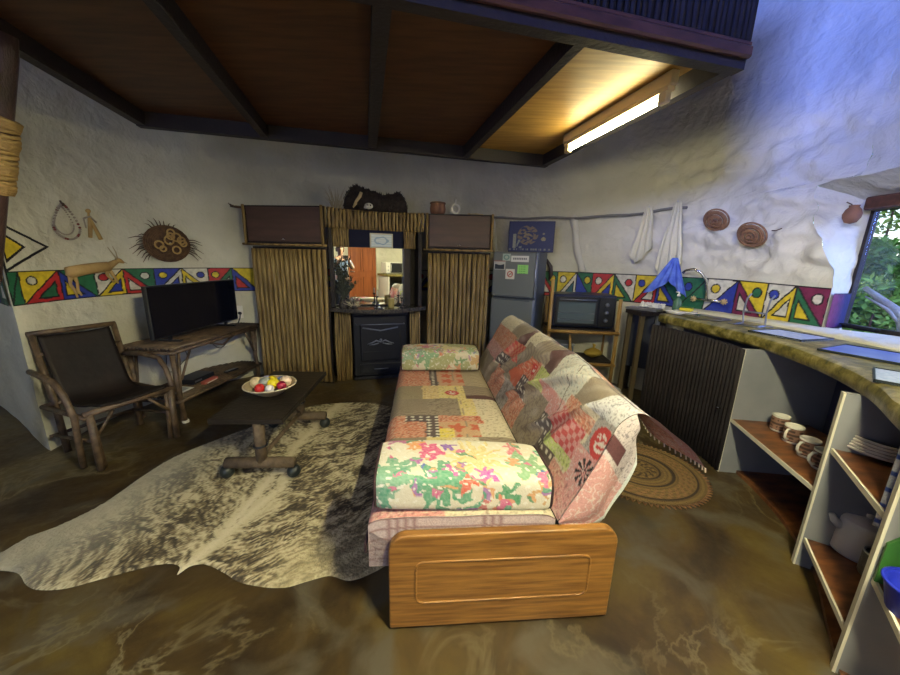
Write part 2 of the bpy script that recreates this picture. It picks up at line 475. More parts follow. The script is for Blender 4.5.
# rear wall and the way in behind the photographer (seen in the mirror)
b = MB()
y = -1.75
def rw(x0, x1, z0, z1): b.box(x0, x1, y - .25, y, z0, z1)
rw(-4.7, -2.6, 0, HT); rw(-2.6, -1.0, 0, .9); rw(-2.6, -1.0, 2.2, 2.5); rw(-2.6, -1.0, 3.5, HT); rw(-1.0, .62, 0, HT); rw(.62, 1.42, 2.05, HT); rw(1.42, 2.5, 0, HT)
struct(b.build('wall_rear', M['plaster']))
b = MB(); b.box(.62, 1.42, y - .09, y - .04, 0, 2.05)
d = struct(b.build('door_1', M['door']))
b = MB()
for (x0, x1, z0, z1) in ((.70, 1.0, .2, .85), (1.04, 1.34, .2, .85), (.70, 1.0, 1.0, 1.9), (1.04, 1.34, 1.0, 1.9)):
    for q in ((x0, x1, z0, z0 + .03), (x0, x1, z1 - .03, z1), (x0, x0 + .03, z0, z1), (x1 - .03, x1, z0, z1)): b.box(q[0], q[1], y - .04, y - .02, q[2], q[3])
b.build('door_panel_moulding', M['door'], parent=d)
b = MB(); b.tube([(.68, y - .04, 1.0), (.68, y + .02, 1.0), (.78, y + .02, 1.0)], .01); b.build('door_handle', M['metal'], parent=d, smooth=True)
b = MB()
for (z0, z1) in ((.9, 2.2), (2.5, 3.5)):
    for q in ((-2.6, -2.54, z0, z1), (-1.06, -1.0, z0, z1), (-2.6, -1.0, z0, z0 + .06), (-2.6, -1.0, z1 - .06, z1), (-1.83, -1.78, z0, z1)): b.box(q[0], q[1], y - .2, y - .15, q[2], q[3])
struct(b.build('window_added_rear', M['darkwood']))  # two unseen rear windows, added as openings for the blue light

b = MB(); b.box(-4.95, 3.1, -2.1, 5.0, -.12, 0)
struct(b.build('floor', M['floor']))
b = MB(); b.box(-4.95, 3.2, -2.1, 5.0, HT, HT + .15)
struct(b.build('ceiling', M['thatch']))

# window frame, pane, head board
b = MB()
Wd = Vector((JO[1][0] - JO[0][0], JO[1][1] - JO[0][1], 0)).normalized()
rzw = math.atan2(Wd.y, Wd.x)
b.X = Matrix.Translation((JO[0][0], JO[0][1], 0)) @ Matrix.Rotation(rzw, 4, 'Z')
Lw = 1.5
for q in ((0, .022, .99, 1.84), (Lw - .05, Lw, .99, 1.84), (0, Lw, .985, 1.015), (0, Lw, 1.80, 1.84), (.74, .77, .99, 1.84)): b.box(q[0], q[1], -.02, .02, q[2], q[3])
wf = struct(b.build('window_1', M['darkwood']))
b = MB(); b.X = Matrix.Translation((JO[0][0], JO[0][1], 0)) @ Matrix.Rotation(rzw, 4, 'Z'); b.box(.022, Lw - .05, -.003, .003, 1.01, 1.81)
b.build('window_pane', M['glass'], parent=wf)
b = MB(); b.X = Matrix.Translation((JO[0][0], JO[0][1], 0)) @ Matrix.Rotation(rzw, 4, 'Z'); b.box(.06, .10, -.045, -.02, 1.0, 1.02); b.box(.10, .24, -.06, -.03, 1.004, 1.018); b.tube([(.02, -.05, 1.012), (.1, -.05, 1.016), (.26, -.035, 1.01)], .006)
b.build('window_latch', M['black'], parent=wf)
b = MB(); b.box(2.945, 2.965, .9, 2.75, 1.835, 2.1); b.box(2.93, 2.95, 2.545, 2.75, .8, 1.84)
struct(b.build('wall_outer_face', M['plaster']))
b = MB(); b.box(2.80, 2.90, 1.02, 2.50, 1.80, 1.885, .01)
struct(b.build('trim_window_head', M['redbeam']))

# plaster ledge between counter and wall
CF = [(1.915, 3.12), (1.95, 2.92), (1.99, 2.65), (2.01, 2.35), (2.0, 2.1), (1.91, 1.72), (1.74, 1.36), (1.51, 1.07), (1.345, .86), (1.22, .64)]  # front edge of the stone top
CB = [(2.32, 3.27), (2.43, 3.08), (2.52, 2.8), (2.60, 2.45), (2.62, 2.1), (2.6, 1.7), (2.5, 1.3), (2.35, 1.0), (2.15, .7), (1.9, .35)]
def lerp_line(P, t):
    n = len(P) - 1; i = min(n - 1, int(t * n)); f = t * n - i
    return (P[i][0] + f * (P[i + 1][0] - P[i][0]), P[i][1] + f * (P[i + 1][1] - P[i][1]))
b = MB()
for k in range(2):
    pass
LI = [(2.18, 3.42), (2.34, 3.14), (2.44, 2.8), (2.49, 2.45), (2.50, 2.1), (2.5, 1.7), (2.42, 1.3)]
LO = [(2.40, 3.40), (2.52, 3.12), (2.62, 2.8), (2.73, 2.42), (2.93, 2.1), (2.95, 1.7), (2.95, 1.3)]
LIc, LOc = catmull(LI, 8), catmull(LO, 8)
b.grid(lambda u, v: (LIc[round(u * 48)][0] * (1 - sm(.2, 1, v)) + LOc[round(u * 48)][0] * sm(.2, 1, v) + .004 * nz(u * 20, v * 5),
                     LIc[round(u * 48)][1] * (1 - sm(.2, 1, v)) + LOc[round(u * 48)][1] * sm(.2, 1, v), .94 + .05 * sm(0, .4, v) + .004 * nz(u * 30, v * 3)), 48, 10)
struct(b.build('trim_ledge', M['plaster'], smooth=True))

# ---------------------------------------------------------------- painted frieze
RED, YEL, GRN, BLU, WHT, PUR, BLK = (.50, .025, .03), (.72, .55, .03), (.02, .15, .07), (.025, .05, .38), (.66, .64, .56), (.20, .02, .08), (.008, .008, .012)
# s0, s1, rising diagonal?, upper-colour, dot colour, lower-colour, inner triangle colour
T = [(.0, .07, 1, GRN, None, GRN, None), (.07, .34, 1, YEL, WHT, RED, GRN), (.34, .58, 0, GRN, None, BLU, YEL), (.58, .79, 1, WHT, RED, YEL, BLU), (.79, 1.02, 0, GRN, WHT, RED, WHT),
     (1.02, 1.25, 1, BLU, YEL, WHT, BLU), (1.25, 1.48, 0, WHT, BLU, YEL, WHT), (1.48, 1.70, 1, RED, YEL, GRN, WHT), (1.70, 1.95, 0, YEL, None, BLU, RED)]
s = 1.95; k = 0
while s < 5.35:
    T.append((s, s + .23, (k + 1) % 2, (WHT, GRN, YEL, RED)[k % 4], (RED, YEL, BLU, WHT)[k % 4], (BLU, RED, GRN, YEL)[k % 4], (YEL, WHT, WHT, BLU)[k % 4])); s += .23; k += 1
T += [(s, 5.60, 0, GRN, YEL, RED, WHT), (5.60, 5.82, 1, YEL, WHT, WHT, (.03, .12, .16)), (5.82, 6.0, 0, GRN, YEL, BLU, None), (6.0, 6.23, 1, RED, WHT, YEL, BLU), (6.23, 6.46, 0, WHT, RED, GRN, YEL),
      (6.46, 6.68, 1, YEL, BLU, RED, WHT), (6.68, 6.91, 0, GRN, None, BLU, YEL), (6.91, 7.14, 1, GRN, BLU, GRN, None), (7.14, 7.39, 1, WHT, YEL, BLU, None), (7.39, 7.62, 0, YEL, GRN, PUR, WHT),
      (7.62, 7.81, 1, WHT, BLU, YEL, WHT), (7.81, 8.02, 0, PUR, WHT, GRN, YEL)]


def frieze(s, v):
    """v from 0 (bottom) to 1"""
    s += .006 * nz(s * 9, v * 5, 1); v += .02 * nz(s * 7, v * 3, 4)
    if v < .035 or v > .965: return BLK
    for (a, c, up, cu, dot, cl, inn) in T:
        if a <= s < c:
            u = (s - a) / (c - a); w = c - a; h = .27
            if abs(s - a) < .006 or abs(c - s) < .004: return BLK
            dd = (v - u) if up else (v - (1 - u))   # > 0 : above the diagonal
            e = .007 * math.hypot(1 / w, 1 / h)
            if abs(dd) < e * .8: return BLK
            if dd > 0:
                if dot:
                    cx = .30 if up else .70
                    r = math.hypot((u - cx) * w, (v - .70) * h)
                    if r < .030: return dot
                    if r < .040: return BLK
                return cu
            U = u if up else 1 - u
            if inn:
                # inner triangle inset in the lower corner triangle (0,0)-(1,0)-(1,1)
                d1 = (U - v) ; d2 = v ; d3 = 1 - U
                if d1 > .27 and d2 > .17 and d3 > .15: return inn
                if d1 > .21 and d2 > .12 and d3 > .11: return BLK
            return cl
    return BLK


def ztop(s): return 1.25 + .04 * sm(3.5, 5.5, s) - .02 * sm(7.2, 8.05, s)
def zbot(s): return 1.03 - .04 * sm(1.0, 2.0, s) - .01 * sm(4, 6, s)
b = MB()
b.grid(lambda u, v: wpt(u * 8.02, zbot(u * 8.02) + v * (ztop(u * 8.02) - zbot(u * 8.02)), .006), 1340, 44, lambda u, v: frieze(u * 8.02, v))
fr = b.build('trim_frieze', M['paint'], smooth=True, colors=True)
struct(fr)
# it carries on round the wall end and into the window reveal
b = MB()
def frr(u, v):
    p = wl((1.88 - .35 + .35 * u) / 1.88 - .001, 0); q_ = wl(min(.984, (1.88 - .35 + .35 * u) / 1.88), (1.03 + v * .22) / HT)
    return (q_[0] - .005 + (.02 * sm(.95, 1, u)), q_[1] - .009 - (.012 * sm(.95, 1, u)), 1.03 + v * .22)
b.grid(frr, 60, 40,
       lambda u, v: BLK if (v < .04 or v > .96 or abs(u - .5) < .02) else ((WHT if (.2 < v < .6 and abs(u - .8) < .12 * (.75 - v) * 2) else (.02, .10, .07)) if u > .5 else ((.02, .03, .2) if (v + u) < .9 else (.10, .05, .03))))
b.build('frieze_return', M['paint'], parent=fr, colors=True)
b = MB()
def frv(u, v):
    z = zbot(8) + v * .255; A = wpt(8.02, z); dx, dy = JO[0][0] - A[0], JO[0][1] - A[1]; L = math.hypot(dx, dy)
    return (A[0] + dx * u * .97 + dy / L * .017, A[1] + dy * u * .97 - dx / L * .017, z)
b.grid(frv, 12, 20, lambda u, v: BLK if v > .96 or v < .04 else mixc(PUR, (.01, .01, .10), u * 1.4))  # purple sinks to dark blue: the reveal's shade painted into the colour
b.build('frieze_reveal', M['paint'], parent=fr, colors=True)
# diamond and arch painted above the frieze at the wall end
b = MB()
def pc(u, v):
    s = u * .34; z = 1.25 + v * .42
    # diamond outline, tip to the right
    d = abs(z - 1.41) / .16 + s / .30
    if s < .035:
        if z > 1.40 + .0: return GRN if s > .008 else BLK
    if abs(d - 1) < .055: return BLK
    e = abs(z - 1.405) / .088 + (s - .035) / .12
    if s > .03 and e < .85: return YEL
    if s > .02 and e < 1.05: return BLK
    if .036 < s < .044 and z > 1.41: return BLK
    if s < .012: return BLK
    return None
n1, n2 = 80, 96
for i in range(n1):
    for j in range(n2):
        c = pc((i + .5) / n1, (j + .5) / n2)
        if c:
            ids = []
            for (di, dj) in ((0, 0), (1, 0), (1, 1), (0, 1)):
                ids.append(b.vert(wpt((i + di) / n1 * .34, 1.25 + (j + dj) / n2 * .42, .006), c))
            b.face(ids)
b.build('frieze_diamond', M['paint'], parent=fr, colors=True)

# ---------------------------------------------------------------- sleeping platform overhead
ML = Matrix.Translation((-2.37, 2.85, 0)) @ Matrix.Rotation(R(14), 4, 'Z') @ Matrix.Scale(-1, 4, (0, 1, 0))   # x along the wall, y towards the camera
MW, MD = 3.36, 1.87
zb = 2.30
for k in range(4):
    b = MB(); b.X = ML
    b.box(k * .84 + .0, k * .84 + .84, 0, MD, zb + .10, zb + .12)
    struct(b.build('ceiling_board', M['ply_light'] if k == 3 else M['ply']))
for k, (x, w, nm) in enumerate(((.03, .06, 'e'), (.86, .05, ''), (1.70, .07, ''), (2.53, .05, ''), (MW - .03, .06, 'e'))):
    b = MB(); b.X = ML
    b.box(x - w / 2, x + w / 2, .06, MD - .06, zb + .005, zb + .10)
    struct(b.build('ceiling_beam', M['beam']))
b = MB(); b.X = ML; b.box(0, MW, 0, .06, zb, zb + .16); struct(b.build('ceiling_beam', M['beam']))
b = MB(); b.X = ML; b.box(0, MW, MD - .06, MD, zb, zb + .104); struct(b.build('ceiling_beam', M['beam']))
b = MB(); b.X = ML; b.box(0, MW, MD + .001, MD + .03, zb + .035, zb + .085, .008); struct(b.build('ceiling_edge_rail', M['redbeam']))
b = MB(); b.X = ML; b.box(0, MW, MD + .001, MD + .018, zb + .087, zb + .105, .004); struct(b.build('ceiling_edge_rail', M['redbeam']))
b = MB(); b.X = ML; b.box(.02, MW - .03, .0, MD - .03, zb + .125, zb + .2); struct(b.build('ceiling_deck', M['darkwood']))
# parapet of upright reeds round the platform
b = MB(); b.X = ML
x = .01
while x < MW:
    r = random.uniform(.012, .017); b.tube([(x, MD + .002, zb + .107), (x + random.uniform(-.004, .004), MD + .002, 3.25)], r, 6); x += 2 * r + .002
y2 = MD - .02
while y2 > .3:
    r = random.uniform(.012, .017); b.tube([(MW - .01, y2, zb + .205), (MW - .01, y2 + random.uniform(-.004, .004), 3.25)], r, 6); y2 -= 2 * r + .002
struct(tag(b.build('reed_parapet', M['reed_dark'], smooth=True), 'dark reed parapet standing on the edge of the sleeping platform', 'parapet'))

# fluorescent tube
t = thing('tube_light', 'glowing fluorescent tube light under the sleeping platform', 'lamp')
LX = ML
b = MB(); b.X = LX; b.box(MW - .165, MW - .115, .58, 1.62, zb + .03, zb + .10, .006); b.box(MW - .163, MW - .117, .60, 1.60, zb + .01, zb + .03); b.build('lamp_body', M['lamp_body'], t)
b = MB(); b.X = LX; b.tube([(MW - .14, .66, zb - .02), (MW - .14, 1.53, zb - .02)], .014, 16); b.build('tube', M['lamp'], t, smooth=True)
for yy in (.63, 1.56):
    b = MB(); b.X = LX; b.box(MW - .158, MW - .122, yy - .03, yy + .03, zb - .045, zb + .03, .006); b.build('end_cap', M['lamp_body'], t)

# a second lamp hangs in a trough reflector behind the photographer's shoulder
t = thing('hanging_tube_light', 'second tube light hanging in a trough reflector over the open part of the room', 'lamp', (.70, .14, 2.19))
b = MB(); 
b.vprism([(-.09, -.012), (-.085, -.012), (-.05, .06), (.05, .06), (.085, -.012), (.09, -.012), (.055, .066), (-.055, .066)], -.30, .30)
b.box(-.09, .09, -.305, -.30, -.012, .066); b.box(-.09, .09, .30, .305, -.012, .066); b.build('reflector', M['lamp_body'], t)
b = MB(); b.tube([(0, -.25, .004), (0, .25, .004)], .014, 16); b.build('tube', M['lamp2'], t, smooth=True)
b = MB(); b.tube([(0, -.2, .066), (0, -.2, HT - 2.19)], .006, 6); b.tube([(0, .2, .066), (0, .2, HT - 2.19)], .006, 6); b.build('hanger', M['cable'], t)

# leaning pole at the left, with straw rope round it
t = thing('leaning_pole', 'dark leaning wooden pole bound with straw rope', 'pole', (-2.615, 1.72, 0))
b = MB(); b.tube([(-.30, 0, 0), (.0, 0, .75), (.28, 0, 1.25), (.43, .0, 1.66), (.63, 0, 2.22), (.65, 0, 2.3)], [.058, .056, .054, .050, .046, .044], 14); b.build('pole', M['polewood'], t, smooth=True)
b = MB()
for k in range(22):
    a = k / 22; z = 1.66 + a * .33; cx = .43 + a * .118
    b.tube([(cx + .062 * math.cos(q) * 1.0, .062 * math.sin(q), z + .008 * math.cos(q + k) - .024 * math.cos(q)) for q in [2 * PI * i / 10 for i in range(10)]], random.uniform(.009, .013), 5, closed=True)
b.build('rope_binding', M['rope'], t, smooth=True)
b = MB(); b.tube([(.58, -.03, 2.02), (.62, -.05, 2.06), (.61, -.03, 2.10), (.64, -.05, 2.13)], .013, 6); b.build('bark_knot', M['twig'], t, smooth=True)

# ---------------------------------------------------------------- things on the back wall
# bead necklace and charm
t = wthing('bead_necklace', 'looped bead necklace hanging on the wall near its left end', 'necklace', .46, 1.58, .012)
b = MB(); pts = []
for k in range(40):
    a = 2 * PI * k / 40
    r = 1 if math.sin(a) < 0 else 1 - .45 * math.sin(a)
    pts.append((.085 * r * math.cos(a), 0, -.02 + (.09 if math.sin(a) < 0 else .155) * math.sin(a)))
for k, p in enumerate(pts): b.mi = 1 if k % 7 in (0, 1) else 0; b.ball(p, .0085, 8, 5)
b.mi = 0
for k, p in enumerate(pts): b.ball((p[0] * .72 - .02, -.006, p[2] * .8 + .01), .006, 6, 4)
b.build('beads', [M['bead'], M['beadred']], t, smooth=True)
b = MB(); b.tube([(0, 0, .13), (.0, .012, .16)], .006, 6); b.ball((0, 0, .135), .014, 8, 6); b.build('hook', M['twig'], t, smooth=True)
t = wthing('carved_charm', 'small carved stick charm hanging beside the bead necklace', 'charm', .62, 1.58, .012)
b = MB(); b.tube([(-.02, 0, -.09), (-.005, 0, .0), (.0, 0, .10)], [.012, .014, .006], 8); b.tube([(.0, 0, .06), (.05, 0, -.10)], [.010, .014], 8); b.ball((0, 0, .11), .016, 8, 6)
b.build('figure', M['hide'], t, smooth=True)
b = MB(); b.tube([(-.04, 0, .05), (.0, -.01, .07), (.04, 0, .03)], .006, 6); b.tube([(-.04, 0, .05), (-.035, 0, -.02)], .005, 6); b.build('cord', M['bead'], t, smooth=True)

# twig wreath
t = wthing('twig_wreath', 'round brown basket wreath stuck with twigs above the television', 'wreath', 1.15, 1.47, .02)
b = MB()
for r in [.02 + .0125 * k for k in range(12)]:
    b.tube([(r * 1.15 * math.cos(q), -.02 - .05 * (1 - (r / .16) ** 2), r * math.sin(q)) for q in [2 * PI * i / 24 for i in range(24)]], .0085, 5, closed=True)
b.build('basket_disc', M['straw_dark'], t, smooth=True)
b = MB()
random.seed(3)
for k in range(9):
    a = random.uniform(0, 6.3); d = random.uniform(.03, .10); rr = random.uniform(.022, .038)
    c = (d * 1.15 * math.cos(a), -.07, d * math.sin(a))
    b.tube([(c[0] + rr * math.cos(q), c[1] - .01, c[2] + rr * math.sin(q)) for q in [2 * PI * i / 12 for i in range(12)]], .008, 5, closed=True)
b.build('seed_pods', M['hide'], t, smooth=True)
for (a0, a1, nn_) in ((-.5, .3, 9), (2.6, 3.9, 11), (1.2, 2.2, 7)):
    for k in range(nn_):
        b = MB()
        a = a0 + (a1 - a0) * (k + .5) / nn_ + random.uniform(-.04, .04); L = random.uniform(.04, .13)
        p = Vector((.155 * 1.15 * math.cos(a), -.015, .155 * math.sin(a))); d = Vector((math.cos(a) * 1.1, random.uniform(-.3, .0), math.sin(a) - .3)).normalized()
        b.tube([p * .9, p + d * L * .5, p + d * L + Vector((0, 0, -.02))], [.006, .004, .0015], 5)
        b.build('twig', M['twig'], t, smooth=True)

# tan antelope
t = wthing('antelope_ornament', 'tan leather antelope ornament hung over the painted frieze', 'ornament', .57, 1.205, .03); t.scale = (1.2, 1, 1.25)
b = MB()
b.tube([(-.15, 0, .0), (-.14, 0, .02), (-.06, 0, .035), (.02, 0, .045), (.08, 0, .05), (.10, 0, .05)], [.012, .035, .033, .032, .032, .016], 10)
b.tube([(.08, 0, .05), (.125, 0, .075), (.15, 0, .085)], [.026, .018, .012], 8)
b.tube([(.14, 0, .09), (.165, 0, .088), (.185, 0, .075)], [.017, .014, .007], 8)
b.build('body', M['hide'], t, smooth=True)
for (pts, nm) in (([(-.14, 0, .0), (-.15, -.005, -.05), (-.13, 0, -.09), (-.125, 0, -.13)], 'leg'), ([(-.12, 0, .0), (-.11, .0, -.04), (-.115, 0, -.09), (-.10, 0, -.12)], 'leg'), ([(.085, 0, .03), (.11, 0, -.02), (.125, 0, -.06)], 'leg'), ([(.065, 0, .03), (.07, 0, -.01), (.10, 0, -.05)], 'leg')):
    b = MB(); b.tube(pts, [.015] + [.009] * (len(pts) - 2) + [.006], 6); b.build(nm, M['hide'], t, smooth=True)
b = MB(); b.tube([(.145, 0, .095), (.12, 0, .14), (.10, 0, .175)], [.005, .004, .002], 5); b.tube([(.15, 0, .095), (.14, -.01, .14), (.125, -.01, .18)], [.005, .004, .002], 5); b.tube([(.15, 0, .095), (.2, -.01, .07)], [.004, .002], 5)
b.build('horns', M['twig_pale'], t, smooth=True)

# hanging pole rail with uprights
t = wthing('hanging_rail', 'whitewashed pole rail fixed across the wall above the frieze', 'rail', 5.6, 0)
Ti = (Matrix.Translation(t.location) @ Matrix.Rotation(t.rotation_euler.z, 4, 'Z')).inverted()
M['lime'] = mat('whitewashed_pole', (.55, .54, .48), .8, bump=.4, bscale=20)
M['rail_shaded'] = mat('shaded_whitewash', (.20, .20, .19), .8, bump=.3)  # whitewash greyed all over to stand for the rail's underside shadow
b = MB(); b.X = Ti
b.tube([wpt(4.66 + k * .11, 1.91 + .035 * sm(12, 20, k) + .008 * math.sin(k * 1.1), .045, False) for k in range(21)], .014, 8)
b.build('rail', M['rail_shaded'], t, smooth=True)
for (s0, s1, w) in ((4.74, 4.86, .03), (5.70, 5.87, .045)):
    b = MB(); b.X = Ti
    b.tube([wpt(s0 + (s1 - s0) * k / 8 + .01 * math.sin(k), 1.93 - k * .079, .015, False) for k in range(9)], [w * (.9 + .1 * math.sin(k * 1.7)) for k in range(9)], 10)
    b.build('upright', M['lime'], t, smooth=True)


# towels
def towel(name, label, s, z0, z1, w, lean, mt, folds, spread, grp=None, seed=1, off=.07, corner=0):
    tt = wthing(name, label, 'towel', s, z0, off, grp)
    bb = MB()
    h = z0 - z1
    def f(u, v):
        ww = w * (.22 + spread * v ** .75)
        x = (u - .5) * ww + lean * v * h
        y = -.018 * math.sin(u * PI * folds + seed) * (.4 + v) - .01 * math.sin(v * 7 + seed + u * 3)
        z = -v * h * (1 - corner * abs(u - .35) * v) + .01 * nz(u * 4, v * 4, seed)
        return (x, y, z)
    bb.grid(f, 40, 40)
    o = bb.build('cloth', mt, tt, smooth=True)
    md = o.modifiers.new('thick', 'SOLIDIFY'); md.thickness = .006
    q = MB(); q.tube([(0, .03, -.004), (0, -.01, .0), (0, -.02, .015)], .005, 6); q.build('hook', M['metal'], tt, smooth=True)
    return tt


towel('hanging_towel', 'short cream towel hanging on the rail left of the longer one', 6.52, 1.97, 1.40, .20, -.05, M['towel'], 5, .75, 'cream towels on the rail', 1, .075, .45)
towel('hanging_towel', 'long cream towel hanging over the blue cloth', 6.79, 2.00, 1.28, .25, -.01, M['towel'], 6, .75, 'cream towels on the rail', 3, .075, .30)
tt = wthing('blue_cloth', 'blue cloth draped in a peak against the frieze behind the soap bottle', 'cloth', 6.86, 1.42, .03)
b = MB()
def f(u, v):
    w = .05 + .36 * v; x = (u - .5) * w + .0
    return (x, -.07 - .06 * v - .05 * (2 * abs(u - .5)) ** 2 * v - .018 * math.sin(u * 26) * v, -v * .36 * (1 - .38 * (1 - abs(2 * u - 1)) ** 1.5 * v) + .05)
b.grid(f, 50, 30); o = b.build('drape', M['bluecloth'], tt, smooth=True); o.modifiers.new('t', 'SOLIDIFY').thickness = .005
b = MB(); b.tube([(0, .03, .05), (0, -.06, .055), (0, -.08, .075)], .005, 6); b.build('hook', M['metal'], tt, smooth=True)

# woven discs
for (s, z, r, lab) in ((7.16, 1.80, .105, 'round woven straw basket on the wall, the higher and left one'), (7.49, 1.655, .11, 'round woven straw basket on the wall, the lower and right one')):
    t = wthing('woven_wall_basket', lab, 'basket', s, z, .065, 'woven baskets on the right wall'); t.rotation_euler.x = R(30)
    b = MB()
    for k in range(9):
        q = r * (k + .6) / 9
        b.tube([(q * math.cos(a), -.005 - .02 * (1 - (q / r) ** 2) + .012 * (k % 3 == 2), q * math.sin(a)) for a in [2 * PI * i / 28 for i in range(28)]], r / 9 * .62, 5, closed=True)
    b.build('coiled_disc', M['straw'], t, smooth=True)
    b = MB(); b.ball((0, -.04, 0), .018, 10, 6); b.tube([(-.02, -.035, -.02), (.0, -.045, -.035), (.02, -.035, -.04)], .008, 6); b.build('knob', M['straw'], t, smooth=True)
b = MB(); b.tube([Vector(wpt(7.58, 1.69, .01)), Vector(wpt(7.62, 1.685, .012)), Vector(wpt(7.66, 1.70, .005))], .004, 6)
tag(b.build('wire_hook', M['twig'], smooth=True, origin=wpt(7.6, 1.69)), 'thin bent wire beside the lower woven basket', 'wire')
# clay pot bulging from the reveal
t = thing('clay_wall_pot', 'small brown clay pot hung in the window reveal', 'pot', (2.745, 2.50, 1.72), 0)
b = MB(); b.lathe([(0, -.01), (.03, 0), (.045, .03), (.048, .055), (.038, .085), (.025, .10), (.028, .112), (.018, .112), (.0, .09)], (0, 0, 0), 20); b.build('pot', M['clay'], t, smooth=True)
b = MB(); b.tube([(0, .01, .10), (0, .02, .12), (0, .055, .14)], .004, 6); b.build('hanger', M['twig'], t)

# ---------------------------------------------------------------- reed wall unit
def reeds(b, x0, x1, z0, z1, y, r=.021, yf=None, taper=0, rnd=None):
    x = x0 + r
    n = max(1, round((x1 - x0) / (2 * r * .97)))
    for k in range(n):
        x = x0 + (k + .5) * (x1 - x0) / n
        yy = y + (yf(x) if yf else 0)
        rr = r * random.uniform(.80, .93)
        N = 6; pts = []
        dx = random.uniform(-.003, .003); ph = random.uniform(0, 6)
        for j in range(N + 1):
            a = j / N; pts.append((x + .003 * math.sin(a * 7 + ph) + dx * a, yy + .002 * math.sin(a * 5 + ph), z0 + a * (z1 - z0)))
        b.tube(pts, [rr * (1 + .05 * math.sin(j * 2.3 + ph)) for j in range(N + 1)], 8)


def reed_cabinet(label, loc, rz, w, depth, cut=0.0, sag=0.0):
    t = thing('reed_cabinet', label, 'cabinet', loc, rz, 'reed cabinets either side of the mantel')
    b = MB(); b.prism([(.01, .045), (w - .01, .045), (w - .01 - cut, depth), (.01, depth)], 0, 1.48); b.build('body', M['darkwood'], t)
    b = MB(); reeds(b, .012, w - .012, .03, 1.46, .018, .0262); b.build('reed_door', M['reed'], t, smooth=True)
    b = MB(); b.prism([(-.01, -.02), (w + .01 - cut * .0, -.02), (w + .01 - cut, depth), (-.01, depth)], 1.50, 1.88); b.build('upper_case', M['darkwood'], t)
    b = MB(); b.box(.03, w - .03, -.042, -.021, 1.53, 1.865, .004); d = b.build('upper_door', M['board'], t)
    b = MB(); b.ball((w * .5, -.05, 1.555), .010, 8, 6); b.tube([(w * .5 - .02, -.05, 1.55), (w * .5 + .02, -.05, 1.55)], .004, 6); b.build('knob', M['chrome'], d, smooth=True)
    b = MB(); b.tube([(0.008, -.045, 1.49), (.008, -.045, 1.885)], .014, 8); b.tube([(w - .008, -.045, 1.49), (w - .008, -.045, 1.885)], .014, 8)
    b.tube([(-.03, -.045, 1.50), (w * .5, -.047, 1.497 - sag), (w + .03, -.045, 1.50 - sag)], .012, 8)
    b.build('reed_edging', M['reed'], t, smooth=True)
    return t


c1 = reed_cabinet('tall reed-fronted cabinet with brown cupboard on top, beside the television', (-2.13, 3.69, 0), R(-6.8), .85, .24, .13)
b = MB(); b.tube([(-.16, .0, 1.87), (-.10, .0, 1.865), (-.03, .0, 1.86), (.02, 0, 1.865)], [.008, .014, .012, .01], 7)
for k in range(5): b.tube([(-.15 + k * .02, 0, 1.87), (-.165 + k * .02, -.02, 1.90 - .01 * k)], .005, 5)
b.build('projecting_stick', M['twig'], c1, smooth=True)
c2 = reed_cabinet('tall reed-fronted cabinet with brown cupboard on top, beside the fridge', (-.29, 3.98, 0), R(-2), .73, .30)

t = thing('reed_mantel_unit', 'reed and granite mantel unit standing between the two cabinets', 'mantelpiece', (-1.295, 3.68, 0), R(17))
w = 1.02
arc = lambda x: .16 * (1 - ((x - .5) / .5) ** 2)
b = MB(); b.box(.0, w, .22, .26, 0, 1.88); b.build('back_board', M['darkwood'], t)
b = MB(); reeds(b, -.035, w - .005, 1.685, 1.885, -.03, .019, arc); b.build('pelmet', M['reed'], t, smooth=True)
b = MB()
pts = [(w * k / 20, -.025 + arc(w * k / 20)) for k in range(21)]
b.prism(pts + [(w, .22), (0, .22)], 1.865, 1.88); b.build('top_board', M['darkwood'], t)
b = MB(); reeds(b, .02, .21, 1.50, 1.685, .05, .012); b.build('reed_panel', M['reed'], t, smooth=True)
b = MB(); reeds(b, .80, .93, 1.50, 1.685, .05, .012); b.build('reed_panel', M['reed'], t, smooth=True)
b = MB(); b.box(.21, .80, .08, .10, 1.505, 1.685); b.build('dark_panel', mat('navy_panel', (.008, .010, .030), .75, spec=.2), t)
b = MB(); reeds(b, .02, .20, .0, .80, .03, .013); b.build('reed_panel', M['reed'], t, smooth=True)
b = MB(); reeds(b, .86, .99, .0, .80, .03, .013); b.build('reed_panel', M['reed'], t, smooth=True)
for x0 in (.0, .955):
    b = MB(); b.box(x0, x0 + .04, -.0, .22, .86, 1.68); b.build('post', M['darkwood'], t)
b = MB(); b.box(.80, .87, .04, .22, .86, 1.50); b.build('post', M['darkwood'], t)
b = MB()
front = [(w * k / 24, -.03 - .20 * math.sin(PI * k / 24)) for k in range(25)]
b.prism([(-.02, .22)] + [(-.02, -.02)] + front[1:-1] + [(w + .02, -.02), (w + .02, .22)], .815, .855); b.build('mantel_shelf', M['granite'], t)
mo = t
b = MB(); b.box(.05, .80, .10, .115, .87, 1.50); mr = b.build('mirror', M['mirror'], t)
M['fs'] = mat('thin_mirror_frame', (.05, .045, .04), .4)
b = MB(); b.box(.04, .81, .116, .13, .86, 1.505); b.build('mirror_backing', M['fs'], mr)

